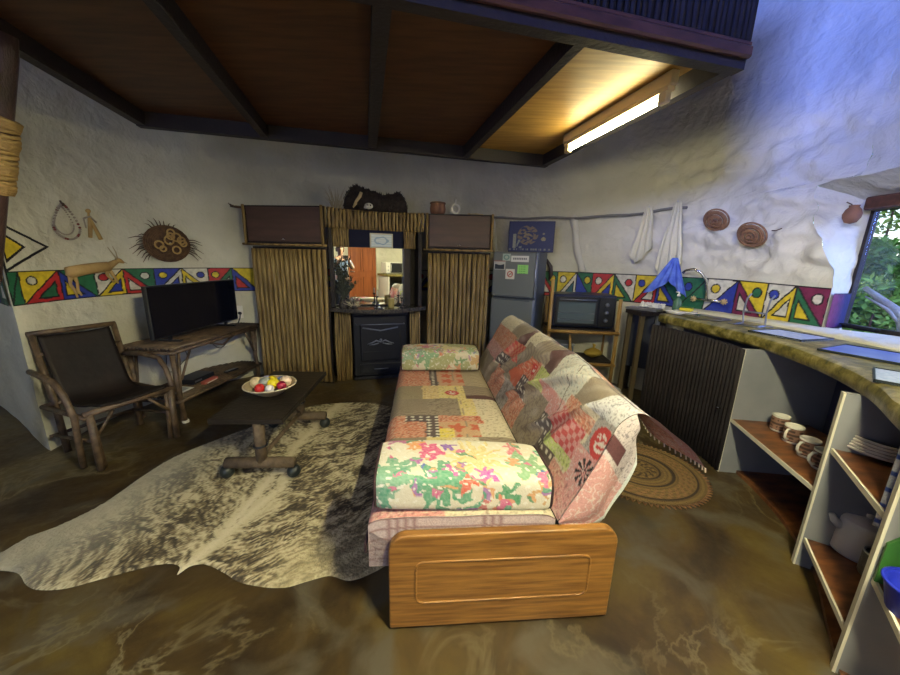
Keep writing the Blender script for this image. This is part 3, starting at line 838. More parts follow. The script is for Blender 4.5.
def at(T, x, y, z):  # local point of a thing -> world
    c, s_ = math.cos(T.rotation_euler.z), math.sin(T.rotation_euler.z)
    return (T.location[0] + x * c - y * s_, T.location[1] + x * s_ + y * c, T.location[2] + z)
rm = t.rotation_euler.z
q = thing('framed_certificate', 'small pale framed certificate above the mirror', 'picture', at(mo, .43, .06, 1.50), rm)
b = MB(); b.box(0, .25, 0, .018, 0, .155, .003); b.build('frame', M['frame_pale'], q)
b = MB()
def certc(u, v):
    x = (u - .5) * 2; y = (v - .5) * 2
    if abs(math.hypot(x * .9, y) - .55 - .06 * math.sin(x * 9)) < .10 and abs(y) < .8: return (.30, .42, .55)
    return (.62, .68, .70) if int(v * 16) % 3 else (.50, .58, .64)
b.grid(lambda u, v: (.014 + u * .222, -.003, .012 + v * .13), 60, 36, certc); b.build('print', M['art'], q, colors=True)

# stove
s_ = thing('cast_stove', 'black cast iron stove set into the mantel unit', 'stove', at(mo, .22, .0, 0), rm)
b = MB(); b.box(.0, .60, .02, .20, .04, .755, .01); b.build('body', M['stove'], s_)
b = MB(); b.box(-.01, .61, -.01, .20, .757, .80, .008); b.build('top_plate', M['stove'], s_)
b = MB(); b.box(-.005, .605, .0, .20, .0, .038, .006); b.build('plinth', M['stove'], s_)
b = MB(); b.box(.07, .53, -.005, .02, .22, .66, .012); d = b.build('fire_door', M['stove'], s_)
b = MB()
b.tube([(.10, -.01, .62), (.30, -.012, .585), (.50, -.01, .62)], .008, 6)
for sx in (-1, 1):
    b.tube([(.30, -.014, .45), (.30 + sx * .05, -.016, .47), (.30 + sx * .10, -.014, .445), (.30 + sx * .15, -.012, .43)], [.006, .010, .008, .004], 6)
    b.tube([(.30 + sx * .02, -.014, .44), (.30 + sx * .08, -.016, .425), (.30 + sx * .13, -.014, .42)], [.006, .008, .003], 6)
b.ball((.30, -.015, .475), .016, 8, 6)
b.build('relief', M['stove_silver'], d, smooth=True)
b = MB(); b.box(.10, .50, -.008, .0, .24, .34, .004); b.build('lower_panel', M['stove'], d)
b = MB(); b.box(.06, .54, -.015, .02, .08, .19, .008); a_ = b.build('ash_drawer', M['stove'], s_)
b = MB(); b.tube([(.22, -.03, .135), (.38, -.03, .135)], .006, 6); b.build('drawer_handle', M['stove_silver'], a_, smooth=True)
b = MB(); b.tube([(.03, -.03, .66), (.57, -.03, .66)], .005, 6); b.tube([(.03, -.03, .66), (.03, .02, .66)], .005, 6); b.tube([(.57, -.03, .66), (.57, .02, .66)], .005, 6); b.build('rail', M['stove_silver'], s_, smooth=True)

# on the mantel shelf
random.seed(11)
q = thing('dried_plant', 'dark dried plant arrangement on the left of the mantel shelf', 'plant', at(mo, .13, -.01, .855), rm)
b = MB(); b.lathe([(0, 0), (.045, 0), (.05, .03), (.035, .08), (.04, .09), (.03, .09), (0, .02)], (0, 0, 0), 14); b.build('vase', M['granite'], q, smooth=True)
b = MB()
for k in range(46):
    a = random.uniform(0, 6.28); L = random.uniform(.15, .52); sp = random.uniform(.15, .75) if L < .35 else random.uniform(.05, .18)
    d = Vector((math.cos(a) * sp, min(.12, math.sin(a) * sp * .6), 1)).normalized()
    p = [Vector((0, 0, .07)), Vector((0, 0, .07)) + d * L * .5, Vector((0, 0, .07)) + d * L + Vector((d.x * .05, d.y * .02, -.02))]
    b.tube(p, [.003, .0025, .001], 4)
    for j in range(4):
        pp = p[1].lerp(p[2], j / 4); e = Vector((random.uniform(-1, 1), random.uniform(-.6, .3), random.uniform(0, 1))).normalized() * .035
        n = e.cross(Vector((0, 1, .2))).normalized() * .007
        b.poly([pp, pp + e * .5 + n, pp + e, pp + e * .5 - n])
b.build('stems', mat('dark_dry_leaf', (.05, .055, .04), .8), q)
q = thing('dried_plant', 'low silvery dried sprigs in front of the mirror', 'plant', at(mo, .24, -.08, .855), rm)
b = MB()
for k in range(30):
    a = random.uniform(0, 6.28); L = random.uniform(.06, .15)
    d = Vector((math.cos(a) * .8, math.sin(a) * .5, random.uniform(.4, 1.2))).normalized()
    b.tube([(0, 0, .0), d * L * .6, d * L + Vector((0, 0, -.01))], [.003, .003, .0015], 4)
b.build('sprigs', M['twig_pale'], q)
b = MB(); b.lathe([(0, 0), (.03, 0), (.032, .02), (.02, .03), (0, .02)], (0, 0, 0), 12); b.build('base', M['granite'], q, smooth=True)
q = thing('ochre_pot', 'ochre ridged pot on the right of the mantel shelf', 'pot', at(mo, .635, -.06, .855), rm)
b = MB(); b.lathe([(0, 0), (.032, 0), (.036, .01), (.034, .02), (.038, .035), (.036, .05), (.039, .065), (.035, .08), (.039, .10), (.031, .10), (.028, .02), (0, .015)], (0, 0, 0), 18)
b.build('body', mat('ochre_glaze', (.32, .25, .07), .5), q, smooth=True)
b = MB()
b.tube([(.036 * math.cos(a), .036 * math.sin(a), .103) for a in [2 * PI * i / 16 for i in range(16)]], .004, 6, closed=True); b.build('rim', M['bone'], q, smooth=True)
for (x, y_, h, lab) in ((.48, -.08, .14, 'slim dark candlestick in the middle of the mantel shelf'), (.76, -.04, .12, 'dark candlestick at the right end of the mantel shelf')):
    q = thing('candlestick', lab, 'candlestick', at(mo, x, y_, .855), rm)
    b = MB(); b.lathe([(0, 0), (.028, 0), (.028, .008), (.008, .02), (.006, h - .03), (.018, h - .02), (.018, h - .01), (0, h - .01)], (0, 0, 0), 14); b.build('stand', M['granite'], q, smooth=True)
    b = MB(); b.tube([(0, 0, h - .01), (0, 0, h + .05)], .008, 10); b.build('candle', M['frame_pale'], q, smooth=True)
q = thing('silver_dish', 'small shiny dish on the centre of the mantel shelf', 'dish', at(mo, .50, -.12, .855), rm)
b = MB(); b.lathe([(0, .003), (.03, .003), (.045, .014), (.047, .014), (.032, 0), (0, 0)], (0, 0, 0), 20); b.build('dish', M['chrome'], q, smooth=True)
b = MB(); b.ball((0, 0, .012), .014, 10, 6); b.build('pebble', M['ceramic'], q, smooth=True)

# on top of the unit
q = thing('dark_hide', 'dark furry hide heaped on top of the mantel unit', 'hide', at(mo, .50, .08, 1.884), rm)
b = MB()
def hf(u, v):
    a = u * 2 * PI; x = -.33 + v * .68
    e = max(0.02, 1 - abs((v - .5) * 2) ** 4) ** .5
    h = (.165 + .035 * math.sin(v * 6 + 1.2) + .02 * nz(v * 9, a)) * e
    rr = 1 + .10 * nz(v * 14, math.cos(a) * 3, math.sin(a) * 3)
    return (x, .09 * e * math.cos(a) * rr + .02, max(0, h * (.5 + .52 * math.sin(a)) * rr * 1.35))
b.grid(hf, 40, 60)
for k in range(260):
    v = random.random(); a = random.uniform(0.2, PI - .2); p = Vector(hf(a / 2 / PI, v)); d = Vector((random.uniform(-1, 1) + (v - .5) * 2, -.2 + math.cos(a), .4 + math.sin(a))).normalized()
    b.tube([p, p + d * random.uniform(.008, .028)], [.006, .001], 4)
b.build('fur', M['darkfur'], q, smooth=True)
b = MB(); b.tube([(-.235, -.085, .015), (-.205, -.10, .07), (-.165, -.085, .125), (-.15, -.075, .165)], [.008, .014, .018, .016], 8); b.tube([(-.235, -.085, .01), (-.20, -.105, .05)], [.004, .008], 6); b.build('horn', M['bone'], q, smooth=True)
q = thing('small_skull', 'small white animal skull beneath the dark hide', 'skull', at(mo, .42, -.055, 1.884), rm)
b = MB(); b.ball((0, 0, .030), .036, 14, 10, 1.2, .8, .85); b.tube([(.0, -.01, .022), (-.03, -.028, .014), (-.05, -.03, .008)], [.022, .016, .008], 8); b.build('cranium', M['bonewhite'], q, smooth=True)
b = MB(); b.ball((-.012, -.027, .034), .009, 8, 6); b.ball((.016, -.027, .034), .009, 8, 6); b.build('eye_sockets', M['black'], q, smooth=True)
q = thing('dried_plant', 'spiky dried sprigs on top of the unit left of the dark hide', 'plant', at(mo, .10, .10, 1.882), rm)
b = MB()
for k in range(40):
    a = random.uniform(0, 6.28); L = random.uniform(.08, .26); sp = random.uniform(.2, 1.0)
    d = Vector((math.cos(a) * sp, math.sin(a) * sp * .3 - .1, .8)).normalized()
    b.tube([(.04 * math.cos(a), 0.0, .0), d * L * .6, d * L], [.003, .0025, .001], 4)
b.build('sprigs', M['twig_pale'], q)
q = thing('clay_pot', 'squat brown clay pot on top of the right-hand cabinet', 'pot', (-.175, 4.02, 1.88), 0)
b = MB(); b.lathe([(0, 0), (.07, 0), (.085, .03), (.088, .07), (.08, .11), (.085, .13), (.075, .13), (.07, .10), (0, .04)], (0, .02, 0), 24); b.build('body', M['clay'], q, smooth=True)
b = MB(); b.tube([(.086 * math.cos(a), .02 + .086 * math.sin(a), .118) for a in [2 * PI * i / 24 for i in range(24)]], .005, 6, closed=True); b.build('rim_band', M['twig'], q, smooth=True)
q = thing('ring_vase', 'grey ceramic ring vase with a narrow neck on the right-hand cabinet', 'vase', (.02, 3.995, 1.88), 0)
b = MB(); b.tube([(.042 * math.cos(a), 0, .058 + .042 * math.sin(a)) for a in [2 * PI * i / 24 for i in range(24)]], .017, 10, closed=True); b.lathe([(.02, 0), (.024, 0), (.018, .012), (0, .012)], (0, 0, 0), 12); b.build('ring', M['ceramic'], q, smooth=True)
b = MB(); b.lathe([(.012, .105), (.009, .125), (.009, .145), (.014, .155), (.008, .155), (.0, .12)], (0, 0, 0), 12); b.build('neck', M['ceramic'], q, smooth=True)
q = thing('dry_twig', 'flat dry twig lying on the right-hand cabinet', 'twig', (.25, 4.0, 1.888), 0)
b = MB(); b.tube([(-.09, 0, .0), (0, .01, .012), (.08, 0, .003)], .005, 6); b.tube([(-.02, 0, .005), (.04, -.02, .0)], .004, 6); b.tube([(-.05, 0, .004), (-.09, -.02, .012)], .004, 6); b.build('branch', M['bone'], q, smooth=True)

# ---------------------------------------------------------------- fridge
q = thing('fridge', 'grey two-door fridge with notes stuck on its upper door', 'fridge', (.47, 4.0, 0), R(-30))
fw, fd, fh = .51, .38, 1.50
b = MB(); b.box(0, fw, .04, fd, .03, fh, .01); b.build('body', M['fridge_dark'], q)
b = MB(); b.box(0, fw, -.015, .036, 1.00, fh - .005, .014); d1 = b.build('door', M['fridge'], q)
b = MB(); b.box(0, fw, -.015, .036, .06, .985, .014); d2 = b.build('door', M['fridge'], q)
b = MB(); b.tube([(fw - .008, -.018, 1.02), (fw - .008, -.018, fh - .02)], .006, 6); b.build('trim', M['metal'], d1, smooth=True)
b = MB(); b.box(.05, fw - .05, -.022, -.012, 1.003, 1.018); b.build('handle', M['fridge_dark'], d1)
b = MB(); b.box(.05, fw - .05, -.022, -.012, .965, .980); b.build('handle', M['fridge_dark'], d2)
for sx in (.05, fw - .05):
    for sy in (.07, fd - .05):
        b = MB(); b.lathe([(0, 0), (.015, 0), (.015, .032), (0, .032)], (sx, sy, 0), 10); b.build('foot', M['black'], q)
def note(name, lab, x0, x1, z0, z1, cf, n=(30, 24)):
    nn = thing(name, lab, 'note', at(q, x0, -.0185, z0), q.rotation_euler.z, 'notes on the fridge door')
    bb = MB(); bb.box(0, x1 - x0, 0, .002, 0, z1 - z0); bb.build('sheet', M['paper'], nn)
    bb = MB(); bb.grid(lambda u, v: ((x1 - x0) * u, -.0012, (z1 - z0) * v), n[0], n[1], cf); bb.build('print', M['art'], nn, colors=True)
note('paper_notice', 'wide white notice with a line of writing on the fridge door', .22, .42, 1.39, 1.455, lambda u, v: (.12, .13, .2) if (.35 < v < .7 and .08 < u < .92 and (int(u * 30) * 7) % 3) else (.68, .69, .72))
note('green_note', 'bright green square note on the fridge door', .30, .42, 1.265, 1.36, lambda u, v: (.12, .45, .10) if (int(v * 12) % 3 == 0 and .15 < u < .8 and int(u * 16) % 4) else (.32, .72, .22))
note('fridge_sticker', 'pale teal sticker at the top of the fridge door', .12, .21, 1.40, 1.475, lambda u, v: (.16, .30, .30) if abs(math.hypot(u - .5, v - .5) - .3) < .08 else (.40, .50, .50))
note('photo_card', 'photo card with a dark picture on the fridge door', .02, .155, 1.30, 1.40, lambda u, v: (.03, .04, .06) if (.08 < v < .55 + .05 * math.sin(u * 9) and .08 < u < .92) else ((.35, .15, .16) if v > .9 else (.50, .50, .53)))
note('no_smoking_sign', 'white square no smoking notice on the fridge door', .165, .27, 1.20, 1.31, lambda u, v: (.45, .04, .04) if (abs(math.hypot(u - .5, v - .5) - .27) < .045 or (math.hypot(u - .5, v - .5) < .27 and abs(u - .5 - (v - .5)) < .05)) else ((.05, .05, .06) if (abs(v - .5) < .04 and abs(u - .5) < .2) else (.66, .62, .60)))

# painting leaning on the fridge
p, tg = wall_at(5.1)
q2 = thing('painting', 'dark blue unframed painting with ochre figures standing on the fridge', 'painting', at(q, .10, .20, 1.503), R(-14))
b = MB(); b.box(-.01, .50, .0, .02, 0, .34, .003); b.build('board', mat('indigo_board', (.015, .02, .08), .6), q2)
b = MB()
def pf(u, v):
    c = (.018, .028, .12)
    d = math.hypot((u - .42) * 1.4, v - .55)
    if .18 < d < .33 and nz(u * 12, v * 12) > -.15: c = (.22, .16, .10)
    if d < .16 and nz(u * 15, v * 15, 3) > .0: c = (.28, .22, .12)
    if abs(u - .12) < .035 and .1 < v < .6: c = (.30, .32, .26)
    if .18 < u < .3 and .1 < v < .4 and nz(u * 20, v * 6) > 0: c = (.25, .28, .26)
    if math.hypot((u - .78) * 1.3, v - .42) < .07 or math.hypot((u - .78) * 1.3, v - .60) < .035: c = (.32, .28, .16)
    if abs(v - .06) < .03 and nz(u * 20, 1) > 0: c = (.20, .22, .22)
    return mixc(c, (.02, .03, .10), .25 + .3 * nz(u * 30, v * 30))
b.grid(lambda u, v: (.0 + u * .49, -.003, .01 + v * .32), 110, 80, pf); b.build('picture', M['art'], q2, colors=True)
# gourd ladle + curved horn next to the fridge
q3 = wthing('wooden_ladle', 'long-handled wooden ladle hanging right of the painting', 'ladle', 5.42, 1.52, .02)
b = MB(); b.tube([(.0, 0, .17), (.0, 0, .06), (-.012, 0, -.02)], [.010, .008, .006], 8); b.build('handle', M['black'], q3, smooth=True)
b = MB(); b.ball((-.015, -.01, -.06), .05, 12, 8, .75, .4, 1.1); b.build('bowl', M['clay'], q3, smooth=True)
q3 = wthing('curved_horn', 'dark curved horn hanging on the wall behind the mini oven', 'horn', 5.45, 1.36, .03)
b = MB(); b.tube([(-.08, 0, .10), (-.0, -.01, .06), (.055, -.015, -.02), (.07, -.01, -.12), (.05, 0, -.18)], [.010, .02, .026, .022, .012], 10); b.build('horn', mat('dark_horn', (.05, .035, .04), .35), q3, smooth=True)
b = MB(); b.tube([(-.08, .0, .10), (-.085, .01, .13), (-.08, .03, .15)], .004, 6); b.build('loop', M['twig'], q3, smooth=True)

# ---------------------------------------------------------------- pole stand with the mini oven
q = thing('pole_stand', 'stand of yellow wooden poles with two shelves, right of the fridge', 'stand', (1.09, 3.72, 0), R(-6))
sw, sd = .72, .38
M['ypole'] = mat('yellow_pole', (.40, .25, .07), .5, var=(.28, .16, .05), scale=6, stretch=(3, 3, .6), bump=.2)
for (x, y_, h) in ((.0, 0, 1.22), (sw, 0, 1.03), (.02, sd, 1.0), (sw, sd, 1.0)):
    b = MB(); b.tube([(x, y_, 0), (x + .004, y_, h * .5), (x, y_, h)], .02, 10); b.build('leg', M['ypole'], q, smooth=True)
for z in (.66, .30):
    b = MB(); b.tube([(-.02, -.022, z), (sw + .02, -.022, z)], .019, 10); b.tube([(.0, 0, z), (.0, sd, z)], .015, 8); b.tube([(sw, 0, z), (sw, sd, z)], .015, 8); b.tube([(0, sd, z), (sw, sd, z)], .015, 8); b.build('rail', M['ypole'], q, smooth=True)
    b = MB(); b.box(.0, sw, .0, sd, z + .016, z + .03); b.build('shelf', M['darkwood'], q)
b = MB(); b.tube([(.30, .0, .02), (.24, .02, .62)], [.03, .012], 8); b.build('brace', M['ypole'], q, smooth=True)

o_ = thing('mini_oven', 'blue-black mini oven on the top shelf of the pole stand', 'oven', at(q, .035, .015, .692), R(-6))
b = MB(); b.box(0, .66, .02, .36, .012, .37, .012); b.build('body', mat('navy_enamel', (.018, .024, .06), .35), o_)
b = MB(); b.box(.02, .47, -.0, .02, .03, .345, .005); d = b.build('oven_door', M['black'], o_)
b = MB(); b.box(.05, .44, -.004, .0, .06, .29, .002); b.build('door_glass', mat('smoky_glass', (.09, .12, .13), .12, spec=.8), d)
b = MB(); b.tube([(.05, -.03, .318), (.44, -.03, .318)], .007, 8); b.tube([(.06, -.03, .318), (.06, 0, .318)], .005, 6); b.tube([(.43, -.03, .318), (.43, 0, .318)], .005, 6); b.build('door_handle', M['stove_silver'], d, smooth=True)
b = MB(); b.box(.48, .645, .005, .02, .03, .345, .004); cp = b.build('control_panel', M['black'], o_)
for z in (.27, .185, .10):
    b = MB(); b.lathe([(0, 0), (.022, 0), (.02, .02), (0, .022)], (.56, .004, z), 14, rot=Matrix.Rotation(R(90), 3, 'X')); b.box(.557, .563, -.024, -.018, z - .018, z + .018); b.build('knob', M['stove_silver'], cp, smooth=True)
for x in (.04, .60):
    for y_ in (.05, .32):
        b = MB(); b.box(x, x + .03, y_, y_ + .02, 0, .012); b.build('foot', M['black'], o_)
b = MB()
for z in (.10, .17): b.tube([(.055, -.006, z), (.435, -.006, z)], .0025, 4)
b.build('oven_rack', M['stove_silver'], d)

u_ = thing('storage_box', 'blue-grey plastic box on the lower shelf of the pole stand', 'box', at(q, .07, .05, .332), R(-3))
b = MB(); b.box(0, .24, 0, .22, 0, .15, .012); b.build('tub', mat('bluegrey_plastic', (.12, .16, .24), .4), u_)
b = MB(); b.box(-.008, .248, -.008, .228, .15, .168, .006); b.build('lid', mat('palegrey_plastic', (.30, .34, .42), .4), u_)
u_ = thing('yellow_bag', 'crumpled yellow bag at the right of the lower shelf', 'bag', at(q, .55, .16, .332), 0)
b = MB(); b.grid(lambda u, v: ((.09 * math.sin(PI * v) + .01) * math.cos(2 * PI * u) * (1 + .2 * nz(u * 8, v * 8)), .08 * math.sin(PI * v) * math.sin(2 * PI * u), .12 * v * (1 + .05 * nz(u * 5, v))), 24, 14); b.build('sack', mat('yellow_bag', (.45, .32, .05), .6), u_, smooth=True)
b = MB(); b.tube([(0, 0, .12), (.01, 0, .15), (-.01, .01, .165)], [.012, .02, .004], 7); b.build('tied_neck', mat('yellow_bag_neck', (.45, .32, .05), .6), u_, smooth=True)

# dark side table between stand and counter
q = thing('dark_side_table', 'dark narrow table between the pole stand and the stone counter', 'table', (1.86, 3.32, 0), 0)
tp = [(-.01, .28), (.02, .03), (.32, .13), (.36, .17), (.15, .46)]
b = MB(); b.prism(tp, .90, .94); b.build('table_top', M['darkwood'], q)
b = MB(); b.prism([(.10, .34), (.12, .36), (.28, .22), (.26, .20)], .30, .895); b.build('back_panel', mat('blueblack_panel', (.02, .025, .045), .6), q)
for (x, y_) in ((.01, .24), (.04, .06), (.30, .13), (.15, .40)):
    b = MB(); b.box(x, x + .04, y_, y_ + .035, 0, .899); b.build('leg', mat('dull_pole', (.10, .075, .04), .6) if x < .05 else M['darkwood'], q)
q4 = thing('steel_tray', 'grey steel tray with cutlery on the dark narrow table', 'tray', (2.00, 3.53, .942), R(-50))
b = MB(); b.box(-.15, .15, -.09, .09, 0, .006, .002)
for r_ in ((-.15, .15, -.09, -.084), (-.15, .15, .084, .09), (-.15, -.144, -.09, .09), (.144, .15, -.09, .09)): b.box(*r_, 0, .022)
b.build('tray', M['metal'], q4)
for k in range(6):
    x = -.115 + k * .044
    u_ = thing('spoon' if k % 2 else 'fork', ('spoon' if k % 2 else 'fork') + ' lying on the steel tray of the dark table', 'cutlery', at(q4, x, -.005, .012), R(-50 + k * 4 - 8), 'cutlery on the steel tray')
    b = MB(); b.tube([(0, -.06, 0), (0, .04, .004)], .004, 6)
    b.ball((0, .052, .003), .016, 10, 6, .75, 1.2, .25); b.build('cutlery_body', M['metal'], u_, smooth=True)
q5 = thing('crumpled_paper', 'crumpled white paper against the wall on the dark table', 'paper', (2.12, 3.60, .942), R(-50))
b = MB(); b.grid(lambda u, v: (-.12 + .24 * u, .04 * nz(u * 6, v * 4) + .05 * (v - .5), .012 + .05 * v + .03 * nz(u * 9, v * 9, 3)), 30, 10); b.build('sheet', M['paper'], q5)
q5 = thing('plastic_bag', 'pale plastic bag on the floor beside the reed counter front', 'bag', (1.66, 3.30, 0), 0)
b = MB(); b.grid(lambda u, v: ((.11 * math.sin(PI * (v * .9 + .1)) + .02) * math.cos(2 * PI * u) * (1 + .35 * nz(u * 7, v * 7)), .09 * math.sin(PI * (v * .9 + .1)) * math.sin(2 * PI * u), .18 * v * (1 + .2 * nz(u * 5, v * 3))), 30, 16); b.build('sack', mat('pale_plastic', (.35, .38, .40), .35), q5, smooth=False)

# ---------------------------------------------------------------- stone counter
CFc, CBc = catmull(CF, 8), catmull(CB, 8)
q = thing('stone_counter', 'curved kitchen counter with a thick mottled stone top', 'counter', (0, 0, 0))
b = MB(); n = len(CFc)
zt, zl = .965, .885
random.seed(5)
rings = []
for k in range(n):
    f0, c0 = CFc[k], CBc[k]
    dx, dy = f0[0] - c0[0], f0[1] - c0[1]; L = math.hypot(dx, dy); dx /= L; dy /= L
    j = .007 * nz(k * .7, 3)
    prof = [(c0[0], c0[1], zl), (c0[0], c0[1], zt), (f0[0] - dx * .02, f0[1] - dy * .02, zt), (f0[0] + dx * (j - .004), f0[1] + dy * (j - .004), zt - .008), (f0[0] + dx * (.006 + j), f0[1] + dy * (.006 + j), zt - .03), (f0[0] + dx * (.004 + j * .5), f0[1] + dy * (.004 + j * .5), zl + .015), (f0[0] - dx * (.008), f0[1] - dy * .008, zl)]
    rings.append([b.vert(p) for p in prof])
for A, B in zip(rings, rings[1:]):
    for i in range(7): b.face((A[i], A[(i + 1) % 7], B[(i + 1) % 7], B[i]))
b.face(rings[0]); b.face(rings[-1][::-1])
b.build('worktop', M['stone'], q, smooth=True, auto=35)


def counter_cut(px, py):  # inward direction (away from room) at a front base point
    best = min(range(n), key=lambda k: (CFc[k][0] - px) ** 2 + (CFc[k][1] - py) ** 2)
    a, c = CFc[max(0, best - 2)], CFc[min(n - 1, best + 2)]
    t_ = Vector((c[0] - a[0], c[1] - a[1])).normalized(); return Vector((-t_.y, t_.x)), t_


BA, BB, BC, BD = (1.90, 2.15), (1.705, 1.40), (1.405, .945), (1.19, .665)
# dark reed front
b = MB(); ft = [(1.80, 2.98), (1.85, 2.82), (1.89, 2.6), (1.915, 2.38), BA]
fc = catmull(ft, 20); acc = 0; last = fc[0]; b.tube([(last[0], last[1], .01), (last[0], last[1], .885)], .016, 8)
for p in fc[1:]:
    acc += math.hypot(p[0] - last[0], p[1] - last[1]); last = p
    if acc > .030:
        acc = 0; r = random.uniform(.0155, .0185); ph = random.uniform(0, 6)
        b.tube([(p[0] + .002 * math.sin(ph + z * 8), p[1], z) for z in (.01, .3, .6, .884)], r, 8)
b.build('reed_front', M['reed_dark'], q, smooth=True)
b = MB(); b.tube([(BA[0] - .03, BA[1] + .05, .45), (BA[0] - .05, BA[1] + .05, .45)], .009, 8); b.build('knob', M['chrome'], q, smooth=True)
b = MB(); b.box(0, .01, 0, .01, 0, .01)
# back panel of the reed cupboard
# dividers
def panel(b, p, d, L, z0, z1, th):
    nrm = Vector((-d.y, d.x)) * th / 2
    P = Vector(p)
    c = [P - nrm, P + nrm, P + d * L + nrm, P + d * L - nrm]
    b.prism([(v.x, v.y) for v in c][::-1], z0, z1)
for p, L in ((BA, .56), (BB, .66), (BC, .62)):
    d, t_ = counter_cut(*p)
    b = MB(); panel(b, (p[0] + d.x * .008, p[1] + d.y * .008), d, L, 0, zl, .024); dv = b.build('divider', M['grey_paint'], q)
    b = MB(); panel(b, p, d, .008, 0, zl, .028); b.build('edge_strip', M['edge'], dv)
# back boards
b = MB()
bk = [(CBc[k][0] * .82 + CFc[k][0] * .18, CBc[k][1] * .82 + CFc[k][1] * .18) for k in range(n)]
for A, B in zip(bk, bk[1:]): b.poly([(A[0], A[1], 0), (B[0], B[1], 0), (B[0], B[1], zl), (A[0], A[1], zl)])
b.build('back_board', mat('blue_back_board', (.10, .115, .19), .7), q)
# plinth floor of red-brown boards
b = MB()
cl = [p for p in CFc if p[1] < 2.16]; cb2 = [bk[k] for k in range(n) if CFc[k][1] < 2.16]
inner = [(p[0] + .012 * counter_cut(*p)[0].x, p[1] + .012 * counter_cut(*p)[0].y) for p in cl]
b.prism(inner + cb2[::-1], .0, .022)
b.build('plinth_board', M['shelfwood'], q)
def shelf(P0, P1, z, d0, d1, L0, L1, nm='shelf', inset=.02):
    A = Vector(P0); B = Vector(P1); t_ = (B - A).normalized()
    A = A + t_ * .014 + d0 * inset; B = B - t_ * .014 + d1 * inset
    b = MB(); b.prism([(v.x, v.y) for v in (A, A + d0 * L0, B + d1 * L1, B)], z - .018, z); o = b.build(nm, M['shelfwood'], q)
    b = MB(); nn = (d0 + d1).normalized() * -.008; b.prism([(v.x, v.y) for v in (A + nn, A, B, B + nn)], z - .020, z + .002); b.build('edge_strip', M['edge'], o)
dA, _ = counter_cut(*BA); dB, _ = counter_cut(*BB); dC, _ = counter_cut(*BC)
shelf(BA, BB, .40, dA, dB, .46, .56)
shelf(BB, BC, .625, dB, dC, .56, .5)
shelf(BB, BC, .155, dB, dC, .56, .5)
dD, _ = counter_cut(*BD)
shelf(BC, BD, .42, dC, dD, .5, .45)

# mugs
def mug(loc, rz, lab):
    u = thing('mug', lab, 'mug', loc, rz, 'brown patterned mugs on the counter shelf'); u.scale = (1.14, 1.14, 1.12)
    b = MB(); b.lathe([(0, .001), (.034, .001), (.037, .006), (.0395, .02)], n=24); 
    prof = [(0, 0), (.034, 0), (.037, .005)]; b = MB(); b.lathe([(0, 0), (.035, 0), (.037, .006), (.038, .012)], n=24); b.lathe([(.038, .083), (.039, .092), (.036, .092), (.034, .085), (.033, .01), (0, .008)], n=24)
    b.build('body', M['ceramic'], u, smooth=True)
    b = MB()
    def cf(a, v): return (.06, .03, .02) if (abs(math.sin(a * 40 * .5)) * abs(math.cos(v * 12)) > .55 or abs(v - .5) < .06) else (.24, .13, .09)
    b.grid(lambda a, v: (.0385 * math.cos(2 * PI * a), .0385 * math.sin(2 * PI * a), .012 + v * .071), 60, 18, cf); b.build('pattern_band', M['art'], u, smooth=True, colors=True)
    b = MB(); b.tube([(-.036, 0, .075), (-.055, 0, .078), (-.068, 0, .062), (-.067, 0, .04), (-.053, 0, .024), (-.037, 0, .022)], .006, 8); b.build('handle', M['ceramic'], u, smooth=True)
    return u
for (x, y_, rz, lab) in ((2.085, 1.985, R(215), 'brown patterned mug on the shelf, handle showing, farthest of the row'), (2.03, 1.845, R(20), 'brown patterned mug on the shelf, second from the farthest'),
                         (1.965, 1.69, R(10), 'brown patterned mug on the shelf, third from the farthest'), (1.925, 1.575, R(0), 'brown patterned mug partly behind the middle divider, nearest of the row')):
    mug((x, y_, .402), rz, lab)
# plates
for k in range(5):
    u = thing('plate', ('dark-patterned side plate, ' + ('bottom', 'second from the bottom', 'middle', 'second from the top', 'top')[k] + ' of the stack under the counter'), 'plate', (1.875 + .003 * k, 1.34, .627 + k * .0125), k * .4, 'stacked plates')
    b = MB(); b.lathe([(0, 0), (.07, 0), (.105, .012), (.130, .020), (.132, .028), (.128, .031), (.10, .024), (.07, .012), (0, .012)], n=40)
    b.build('dish', M['ceramic'], u, smooth=True)
    b = MB(); b.lathe([(.080, .014), (.100, .0235), (.122, .0295), (.122, .031), (.100, .0255), (.080, .017)], n=40); b.lathe([(0, .012), (.035, .012), (.035, .0135), (0, .0135)], (.01, 0, 0), 20); b.build('pattern', mat('dark_brown_glaze', (.03, .02, .018), .25), u, smooth=True)
# white jug/kettle
u = thing('white_kettle', 'white kettle with a lid and dark side on the lowest shelf', 'kettle', (1.86, 1.30, .157), R(160))
b = MB(); b.lathe([(0, 0), (.085, 0), (.09, .01), (.085, .14), (.083, .165), (.078, .172), (0, .172)], n=28); b.build('body', M['pot'], u, smooth=True)
b = MB(); b.lathe([(.08, .172), (.07, .184), (.0, .19)], n=24); b.lathe([(.0, .185), (.014, .185), (.016, .205), (0, .212)], n=12); b.build('lid', M['pot'], u, smooth=True)
b = MB(); b.tube([(-.085, 0, .05), (-.13, 0, .06), (-.142, 0, .10), (-.125, 0, .145), (-.08, 0, .15)], .009, 8); b.build('handle', M['pot'], u, smooth=True)
b = MB(); b.tube([(.08, 0, .12), (.105, 0, .14), (.118, 0, .165)], [.02, .015, .011], 10); b.build('spout', M['pot'], u, smooth=True)
u = thing('grey_tin', 'small dull grey tin standing in front of the white kettle', 'tin', (1.79, 1.175, .157), R(10))
